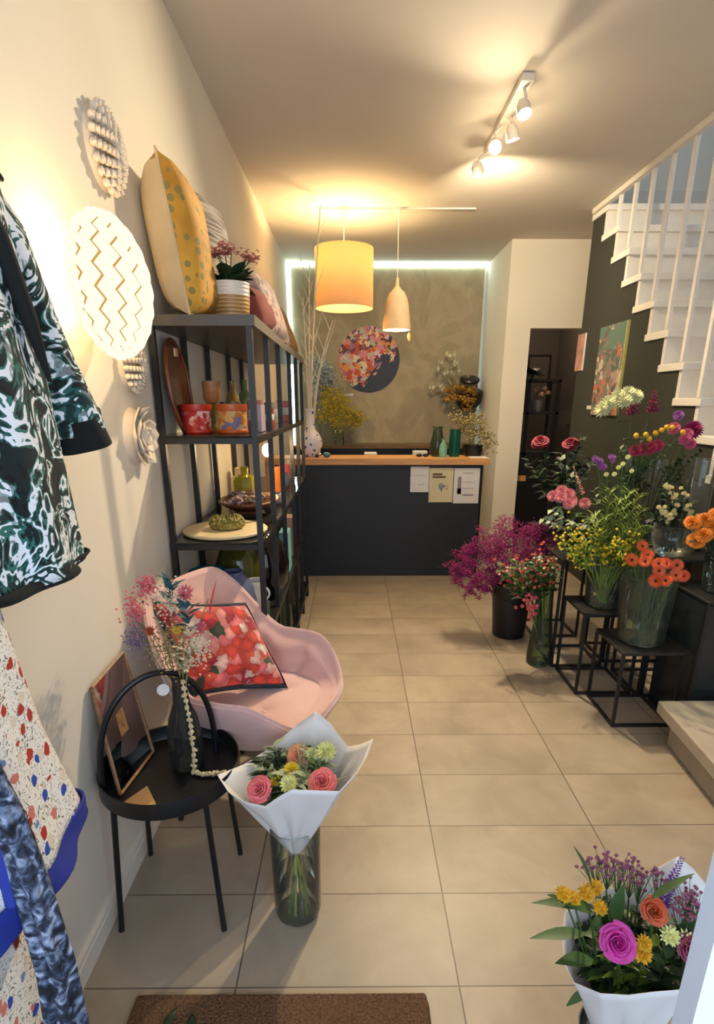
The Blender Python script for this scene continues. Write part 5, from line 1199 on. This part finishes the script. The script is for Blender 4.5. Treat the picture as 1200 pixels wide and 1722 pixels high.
# top group
flower('hydrangea', 'large drooping cream and green bloom in front of the flower painting', 'flower', (1.42, 3.15, 1.50), root_in(VE), lambda m, c, a, r: [pompon(m, Vector(c)+Vector((x, y, z)), (-.4, -.6, .5), r, n=60) for x, y, z in ((0, 0, .02), (.05, .0, .035), (-.045, .0, -.01), (-.075, -.0, -.045), (.09, 0, .02), (.02, -.03, .0))], WGR, leaves=2, r=.045)
series('snapdragon', 'flower', 'the two dark magenta snapdragons on the dark green wall', [(1.53, 3.2, 1.48), (1.64, 3.2, 1.49)], VE, lambda m, c, a, r: [spike(m, Vector(c)+Vector((x, 0, -.055)), Vector(c)+Vector((x*.4, 0, .07)), .036, 46) for x in (-.01, .012)], MGT, .03, 'magenta snapdragons', 1)
series('craspedia', 'flower', 'the mustard yellow balls', [(1.475, 3.0, 1.33), (1.525, 3.0, 1.335), (1.545, 3.0, 1.315), (1.60, 3.05, 1.34), (1.63, 3.05, 1.355), (1.655, 3.05, 1.37), (1.685, 3.05, 1.37), (1.745, 3.05, 1.345)], VE, lambda m, c, a, r: m.ball(c, (r, r, r), 14, 10, jit=.1), YBL, .014, 'mustard yellow balls')
flower('magenta_dahlia', 'big dark magenta dahlia beside the white staircase', 'flower', (1.855, 3.15, 1.35), root_in(VF), lambda m, c, a, r: pompon(m, c, FR, r, n=90), MGT, leaves=2, r=.052)
series('pink_flower', 'flower', 'the rose pink blooms left of the magenta dahlia', [(1.72, 3.1, 1.36), (1.79, 3.1, 1.305), (1.825, 3.1, 1.28), (1.81, 3.12, 1.33)], VF, lambda m, c, a, r: pompon(m, c, FR, r, n=60), PNK, .034, 'rose pink blooms', 1)
flower('purple_flower', 'purple bloom behind the yellow balls', 'flower', (1.79, 3.2, 1.425), root_in(VF), lambda m, c, a, r: pompon(m, c, FR, r, n=50), LIL, leaves=1, r=.03)
series('crimson_flower', 'flower', 'the crimson blooms in a row below the yellow balls', [(1.51, 3.05, 1.25), (1.55, 3.05, 1.255), (1.585, 3.04, 1.265), (1.62, 3.05, 1.275)], VE, lambda m, c, a, r: pompon(m, c, FR, r, n=60), plain('crimson_petals', 'a8304c', .6, var=.2, scale=40), .034, 'crimson blooms', 2)
sprigs('greenery', 'the grey-green stems in the tall vases by the stairs', 'foliage', VF, [(1.65, 3.1, 1.25), (1.72, 3.05, 1.22), (1.80, 3.08, 1.24), (1.87, 3.1, 1.22), (1.92, 3.12, 1.26), (1.76, 3.0, 1.12), (1.68, 3.0, 1.12), (1.85, 3.0, 1.10)], .022, .05, 14, DGREEN, 'stems by the stairs')
sprigs('greenery', 'the leafy stems of the tall narrow vase', 'foliage', VE, [(1.44, 3.1, 1.28), (1.50, 3.05, 1.18), (1.58, 3.02, 1.18), (1.48, 3.02, 1.08), (1.60, 3.0, 1.08), (1.55, 3.1, 1.32)], .024, .055, 12, DGREEN, 'stems of the narrow vase')
# orange roses at the right edge
series('rose', 'flower', 'the orange roses at the right edge', [(1.545, 2.50, .975), (1.575, 2.45, .93), (1.60, 2.50, .99), (1.625, 2.48, .965), (1.655, 2.50, 1.01), (1.69, 2.52, 1.03), (1.555, 2.46, .90), (1.73, 2.50, .98), (1.70, 2.44, .93)], VH, lambda m, c, a, r: (rose(m, c, FR+Vector((0, 0, .3)), r), pompon(m, Vector(c)-FR.normalized()*.01, FR, r*.9, n=26)), ORR, .036, 'orange roses', 1, DGREEN)
sprigs('greenery', 'the dark leaves under the orange roses', 'foliage', VH, [(1.62, 2.40, .86), (1.70, 2.38, .87), (1.78, 2.42, .92), (1.66, 2.5, .92), (1.80, 2.5, 1.0)], .035, .06, 9, DGREEN, 'leaves under the orange roses')

# ------------------------------------------------------------------ bucket, pink cloud, red berries
BK = (1.05, 3.50, .001)
t = thing('bucket', 'black plastic flower bucket on the floor left of the stands', 'bucket', BK)
MB().lathe([(.001, 0), (.102, 0), (.106, .01), (.128, .345), (.134, .35), (.134, .362), (.124, .362), (.100, .012), (.001, .010)], BK, seg=48).build('body', plain('black_plastic', '17151a', .45), t)
MB().tube([(BK[0]+.134*math.cos(a), BK[1]+.134*math.sin(a)*1, BK[2]+.34-.10*math.sin(a-PI)) if False else (BK[0]+.137*math.cos(a), BK[1]-.137*abs(math.sin(a)), BK[2]+.345-.09*abs(math.sin(a))) for a in [PI*i/24 for i in range(25)]], .0025, 5).build('handle', BLACK, t)
random.seed(55)
CL = [plain('magenta_cloud', '962266', .7, var=.25, scale=50), plain('wine_cloud', '7d1d52', .7, var=.25, scale=50)]
mb = MB(); smb = MB()
cen = [(.72, 3.45, .46, .05), (.73, 3.5, .53, .05), (.80, 3.5, .60, .06), (.80, 3.42, .47, .055), (.87, 3.5, .65, .07), (.95, 3.5, .67, .07), (1.03, 3.5, .70, .07), (1.12, 3.5, .70, .07), (1.20, 3.5, .66, .06), (1.25, 3.5, .60, .05), (.88, 3.4, .55, .06), (.96, 3.4, .58, .06), (1.06, 3.4, .60, .06), (1.16, 3.45, .58, .06), (.76, 3.4, .36, .035), (.82, 3.4, .38, .035), (.90, 3.38, .46, .04), (.68, 3.45, .44, .03), (1.22, 3.55, .70, .04)]
for x, y, z, s in cen:
    smb.tube(bez((BK[0]+random.uniform(-.05, .05), BK[1]+random.uniform(-.05, .05), .03), (BK[0]+(x-BK[0])*.4, BK[1], .42), (x, y, z), 8), .0025, 5, 1)
    for j in range(17):
        q = Vector((x+random.gauss(0, s*.8), y+random.gauss(0, s*.8), z+random.gauss(0, s*.8))); smb.tube([(x, y, z-.02), q], .0009, 3, 1)
        for i in range(34): mb.octa(q+Vector((random.gauss(0, s*.28), random.gauss(0, s*.28), random.gauss(0, s*.26))), random.uniform(.0025, .0055), random.choice((0, 0, 1)))
mb.add(smb.v, smb.f, 1)
o = mb.build('gypsophila', CL, loc=BK); tag(o, 'cloud of tiny magenta gypsophila flowers spilling from the black bucket', 'flowers', kind='stuff')
V2 = (1.12, 3.06, .001)
vase('glass_vase', 'tall green-clear bottle-shaped glass vase on the floor by the stands', V2, [(.062, 0), (.075, .01), (.078, .05), (.066, .15), (.048, .30), (.040, .45), (.042, .54), (.052, .60)], glass('green_bottle_glass', 'b9c79f'), water=.16)
RB = plain('coral_berries', 'c8504a', .45, var=.2, scale=50); CB = plain('cream_berries', 'd2b98c', .5, var=.15)
tips = [(.80, 2.98, .66), (.83, 2.98, .60), (.87, 2.95, .69), (.90, 2.95, .63), (.94, 2.92, .70), (.95, 2.92, .62), (.99, 2.95, .69), (1.04, 2.95, .66), (1.09, 2.95, .66), (1.14, 3.0, .64), (1.02, 2.92, .60), (.86, 2.98, .56), (1.0, 2.94, .74), (1.08, 2.96, .72)]
sprigs('berry_branch', 'the coral-berried leafy branches in the tall floor vase', 'branch', (V2[0], V2[1], .12), tips, .05, .07, 11, GREEN, 'coral berry branches', 'ball', RB, .011, 8, .02)
sprigs('berry_branch', 'the cream-budded branches in the tall floor vase', 'branch', (V2[0], V2[1], .12), [(.92, 2.9, .66), (1.0, 2.9, .70), (1.08, 2.93, .69), (.85, 2.92, .65)], .03, .05, 9, LGREEN, 'cream bud branches', 'ball', CB, .009, 9, .02)
t = thing('berry_branch', 'drooping cluster of pinkish red berries hanging against the neck of the tall floor vase', 'branch', (1.10, 3.04, .58))
mb = MB(); mb.tube(bez((1.11, 3.05, .45), (1.06, 2.98, .68), (.985, 2.95, .42), 10), .003, 5); mb.build('leafy_stem', GREEN, t)
mb = MB()
for i in range(34): mb.ball((.985+random.gauss(0, .026), 2.94+random.gauss(0, .02), .42+random.gauss(0, .045)), .011, 8, 6)
mb.build('blossoms', plain('salmon_berries', 'cf5a5c', .45, var=.25, scale=40), t)

# dried bunch in the slim vase on the tray table
DRM = {'straw': plain('straw_stems', '8a7c4c', .8, var=.3), 'pink': plain('dried_pink', 'cf6a72', .7, var=.2), 'hot': plain('hot_pink_leaf', 'c83a52', .6), 'teal': plain('dried_teal', '2c5560', .7), 'yel': plain('dried_yellow', 'cfa93c', .7), 'wht': plain('dried_white', 'c9bfa4', .8), 'lil': plain('dried_lilac', '7d6a80', .8), 'org': plain('dried_rust', 'a84a2a', .7)}
random.seed(66)
def dried(label, head, kind, r):
    head = Vector(head); rt = bv+Vector((random.uniform(-.008, .008), random.uniform(-.008, .008), .02)); t = thing('dried_flower', label, 'dried flower', rt, 'dried flowers in the slim vase')
    mb = MB(); mb.tube(bez(rt, bv+Vector((0, 0, .30)), head, 9), .0014, 4); mb.build('stem', DRM['straw'], t)
    mb = MB()
    if kind == 'leafy':
        for i in range(14): mb.leaf(head-Vector((0, 0, .05))+Vector((0, 0, .07*i/14)), (random.uniform(-1, 1), random.uniform(-1, .4), .6), r, r*.4, .2)
    elif kind == 'spear': mb.leaf(head-Vector((0, 0, .05)), (.25, 0, 1), r*2.2, r*.6, 0, .2)
    elif kind == 'fluff':
        for i in range(170): mb.octa(head+Vector((random.gauss(0, r*.55), random.gauss(0, r*.55), random.gauss(0, r*.8))), .0038)
    else: pompon(mb, head, FR, r, n=36)
    return t, mb
P = [('hot pink spear-shaped dried leaf, tallest at the right of the bunch', (-.395, 1.44, .985), 'spear', .05, 'hot'), ('dark teal dried leaf sprig at the top of the bunch', (-.50, 1.45, 1.02), 'leafy', .05, 'teal'), ('second teal sprig lower in the dried bunch', (-.45, 1.42, .95), 'leafy', .045, 'teal'),
     ('dried pink bloom at the top left of the bunch', (-.455, 1.45, 1.0), 'pom', .024, 'pink'), ('bright pink bud in the middle of the dried bunch', (-.415, 1.42, .91), 'pom', .018, 'pink'), ('yellow bloom in the dried bunch', (-.48, 1.42, .905), 'pom', .016, 'yel'), ('rust bloom at the left of the dried bunch', (-.555, 1.42, .90), 'pom', .015, 'org'),
     ('pale pink fluffy head at the far left of the dried bunch', (-.60, 1.44, .955), 'fluff', .025, 'pink'), ('lilac grey fluffy head low at the left of the bunch', (-.60, 1.43, .87), 'fluff', .024, 'lil'), ('straw-coloured fluffy head low in the bunch', (-.52, 1.43, .86), 'fluff', .04, 'straw'), ('second straw fluffy head beneath the yellow bloom', (-.49, 1.43, .82), 'fluff', .038, 'straw'),
     ('off-white fluffy spray at the top of the dried bunch', (-.50, 1.44, .975), 'fluff', .035, 'wht'), ('off-white spray at the right of the dried bunch', (-.43, 1.41, .86), 'fluff', .035, 'wht'), ('tall thin pink spray above the dried bunch', (-.56, 1.45, 1.02), 'fluff', .02, 'pink'), ('green-grey leafy sprig low at the right of the bunch', (-.46, 1.41, .83), 'leafy', .045, 'wht')]
for lab, hd, kd, r, mk in P:
    t, mb = dried(lab, hd, kd, r); o = mb.build('head', DRM[mk], t)
    if kd == 'fluff': o['kind'] = 'stuff'

# ------------------------------------------------------------------ plants on the counter and back cabinet
WB = plain('whitened_twigs', 'ddd4bd', .7, var=.05)
random.seed(12)
JV = (-.365, 5.0, 1.40)
for i, (tip, b2_, lab) in enumerate((((-.245, 4.98, 2.93), .0, 'tallest white twig reaching up beside the drum lamp'), ((-.30, 5.0, 2.25), .01, 'white twig leaning along the drum lamp edge'), ((-.16, 5.0, 2.13), .05, 'white twig leaning right towards the round painting'), ((-.34, 5.02, 2.55), -.01, 'upright white twig at the left of the lamp'), ((-.20, 5.0, 1.95), .04, 'short white twig low on the right'), ((-.40, 5.0, 2.3), -.02, 'white twig leaning left over the shelving'))):
    t = thing('white_twig', lab, 'twig', (JV[0], JV[1], 1.15), 'white twigs in the spotted vase')
    rt = Vector((JV[0]+random.uniform(-.01, .01), JV[1], 1.12)); tip = Vector(tip); md = Vector((JV[0]+b2_, 5.0, 1.75))
    mb = MB(); p = bez(rt, md, tip, 12); mb.tube(p, [.011-.0006*k for k in range(12)], 6)
    for k in range(4, 11, 2):
        q = p[k]; s = random.choice((-1, 1)); mb.tube([q, q+Vector((s*.05, random.uniform(-.03, .03), .12)), q+Vector((s*.08, 0, .22))], [.004, .003, .0015], 5)
    mb.build('branch', WB, t)
def cloud(name, label, cat, base, pts, mat, leaf_mat, fl_r, n, spread, vs_label=None):
    mb = MB()
    for p in pts:
        p = Vector(p); mb.tube(bez(base, (Vector(base)+p)/2+Vector((0, 0, .05)), p, 6), .003, 5, 1)
        for i in range(n):
            q = p+Vector((random.gauss(0, spread), random.gauss(0, spread), random.gauss(0, spread)))
            if i % 4 == 0: mb.leaf(q, (random.uniform(-1, 1), -.5, random.uniform(-.2, 1)), .035, .012, .2, .1, 1, 3)
            mb.octa(q, random.uniform(.6, 1.1)*fl_r, 0)
    o = mb.build(name, [mat, leaf_mat], loc=base); tag(o, label, cat); return o
vase('glass_vase', 'small clear glass vase of the yellow mimosa on the back cabinet', (-.16, 6.8, 1.02), [(.05, 0), (.055, .06), (.05, .14), (.055, .18)], CLEAR)
cloud('mimosa', 'airy yellow-green mimosa bunch on the back cabinet left of the round painting', 'flowers', (-.16, 6.8, 1.05), [(-.30, 6.7, 1.5), (-.22, 6.7, 1.42), (-.15, 6.7, 1.52), (-.33, 6.7, 1.36), (-.10, 6.7, 1.44), (-.02, 6.7, 1.38), (.06, 6.7, 1.33), (-.20, 6.7, 1.30), (-.08, 6.7, 1.28), (-.28, 6.7, 1.60), (.02, 6.7, 1.30)], plain('mimosa_yellow', 'c4b040', .8, var=.3, scale=40), plain('mimosa_leaf', '8a8a34', .7), .015, 75, .045)
cloud('eucalyptus_bunch', 'grey-blue eucalyptus bunch behind the white twigs', 'foliage', (-.40, 6.85, 1.02), [(-.38, 6.8, 1.75), (-.34, 6.8, 1.68), (-.40, 6.8, 1.62), (-.28, 6.8, 1.72), (-.35, 6.8, 1.85), (-.30, 6.8, 1.80), (-.42, 6.8, 1.9)], plain('grey_blue_leaf', 'a0acb4', .8, var=.2, scale=40), plain('grey_green_leaf', '7c8a80', .7), .018, 70, .045)
cloud('honesty_branch', 'pale bud spray arching from the mimosa towards the round painting', 'flowers', (-.25, 6.85, 1.1), [(-.12, 6.85, 1.74), (-.05, 6.85, 1.72), (.02, 6.85, 1.73), (-.16, 6.85, 1.70)], plain('pale_buds', 'b9ac84', .7, var=.1), plain('mimosa_leaf', '8a8a34', .7), .010, 9, .022)
# white blossom on thin twigs, dried arrangement and dark wall pot at the right
t = thing('wall_planter', 'black round wall planter with dried ochre hydrangeas in the right corner of the back wall', 'planter', (1.33, 6.95, 1.55))
MB().lathe([(.001, -.20), (.10, -.19), (.15, -.12), (.16, 0), (.13, .02), (.001, .03)], (1.38, 7.0, 1.62), (0, -.3, 1), 32).build('pot', BLACKM, t)
MB().lathe([(.001, .0), (.11, .01), (.12, .03), (.11, .05), (.001, .06)], (1.37, 6.98, 1.72), (0, -.35, 1), 32).build('black_cap', BLACKM, t)
OC = plain('dried_ochre_petals', 'b08430', .8, var=.3, scale=30)
random.seed(19)
mb = MB()
for x, y, z, r in ((1.18, 6.85, 1.60, .09), (1.10, 6.85, 1.58, .07), (1.26, 6.82, 1.60, .08), (1.34, 6.82, 1.56, .09), (1.33, 6.82, 1.47, .07), (1.40, 6.85, 1.62, .05)):
    for i in range(60):
        d = Vector((random.gauss(0, 1), random.gauss(0, 1), random.gauss(0, 1))).normalized(); mb.leaf(Vector((x, y, z))+d*r*.65, d, r*.6, r*.5, .1, .3, 0, 3, .6)
mb.tube([(1.18, 6.85, 1.55), (1.36, 6.98, 1.55)], .012, 6); mb.build('dried_hydrangeas', OC, t)
t = thing('blossom_branch', 'spray of white dried blossom high on the back wall above the dried hydrangeas', 'branch', (1.2, 7.0, 1.6))
mb = MB(); tw = MB()
for bx, bz in ((1.08, 2.02), (1.14, 1.98), (1.20, 1.93), (1.12, 1.88), (1.02, 1.90), (.98, 1.84), (1.08, 1.79), (1.16, 1.80), (1.25, 1.80), (1.30, 1.75), (1.34, 1.72), (1.06, 1.82), (.92, 1.63), (1.0, 1.64), (1.06, 1.63)):
    tw.tube(bez((1.22, 6.92, 1.6), (1.2, 6.95, 1.75), (bx, 6.95, bz), 6), .0022, 4)
    for i in range(7): q = Vector((bx+random.gauss(0, .018), 6.95+random.gauss(0, .015), bz+random.gauss(0, .022))); mb.leaf(q, (random.uniform(-.2, 1), -.2, random.uniform(.2, 1)), .06, .034, .1, .2, 0, 3, .6)
mb.build('blossoms', plain('ivory_dried_petals', 'd8d4b8', .7, var=.1), t); tw.build('twigs', plain('thin_brown_twig', '7d6c48', .8), t)
cloud('dried_grasses', 'dried olive grasses standing in the low black pot on the counter', 'dried grass', (1.055, 5.05, 1.10), [(.98, 5.0, 1.33), (1.03, 5.0, 1.37), (1.08, 5.0, 1.35), (1.12, 5.0, 1.28), (1.0, 5.0, 1.24), (1.16, 5.0, 1.2), (.94, 5.0, 1.30), (1.05, 4.98, 1.25), (1.18, 5.0, 1.14), (.90, 5.02, 1.36)], plain('olive_straw', 'a08f58', .8, var=.3), plain('dry_leaf', '9c8c56', .8, var=.3), .010, 44, .03)
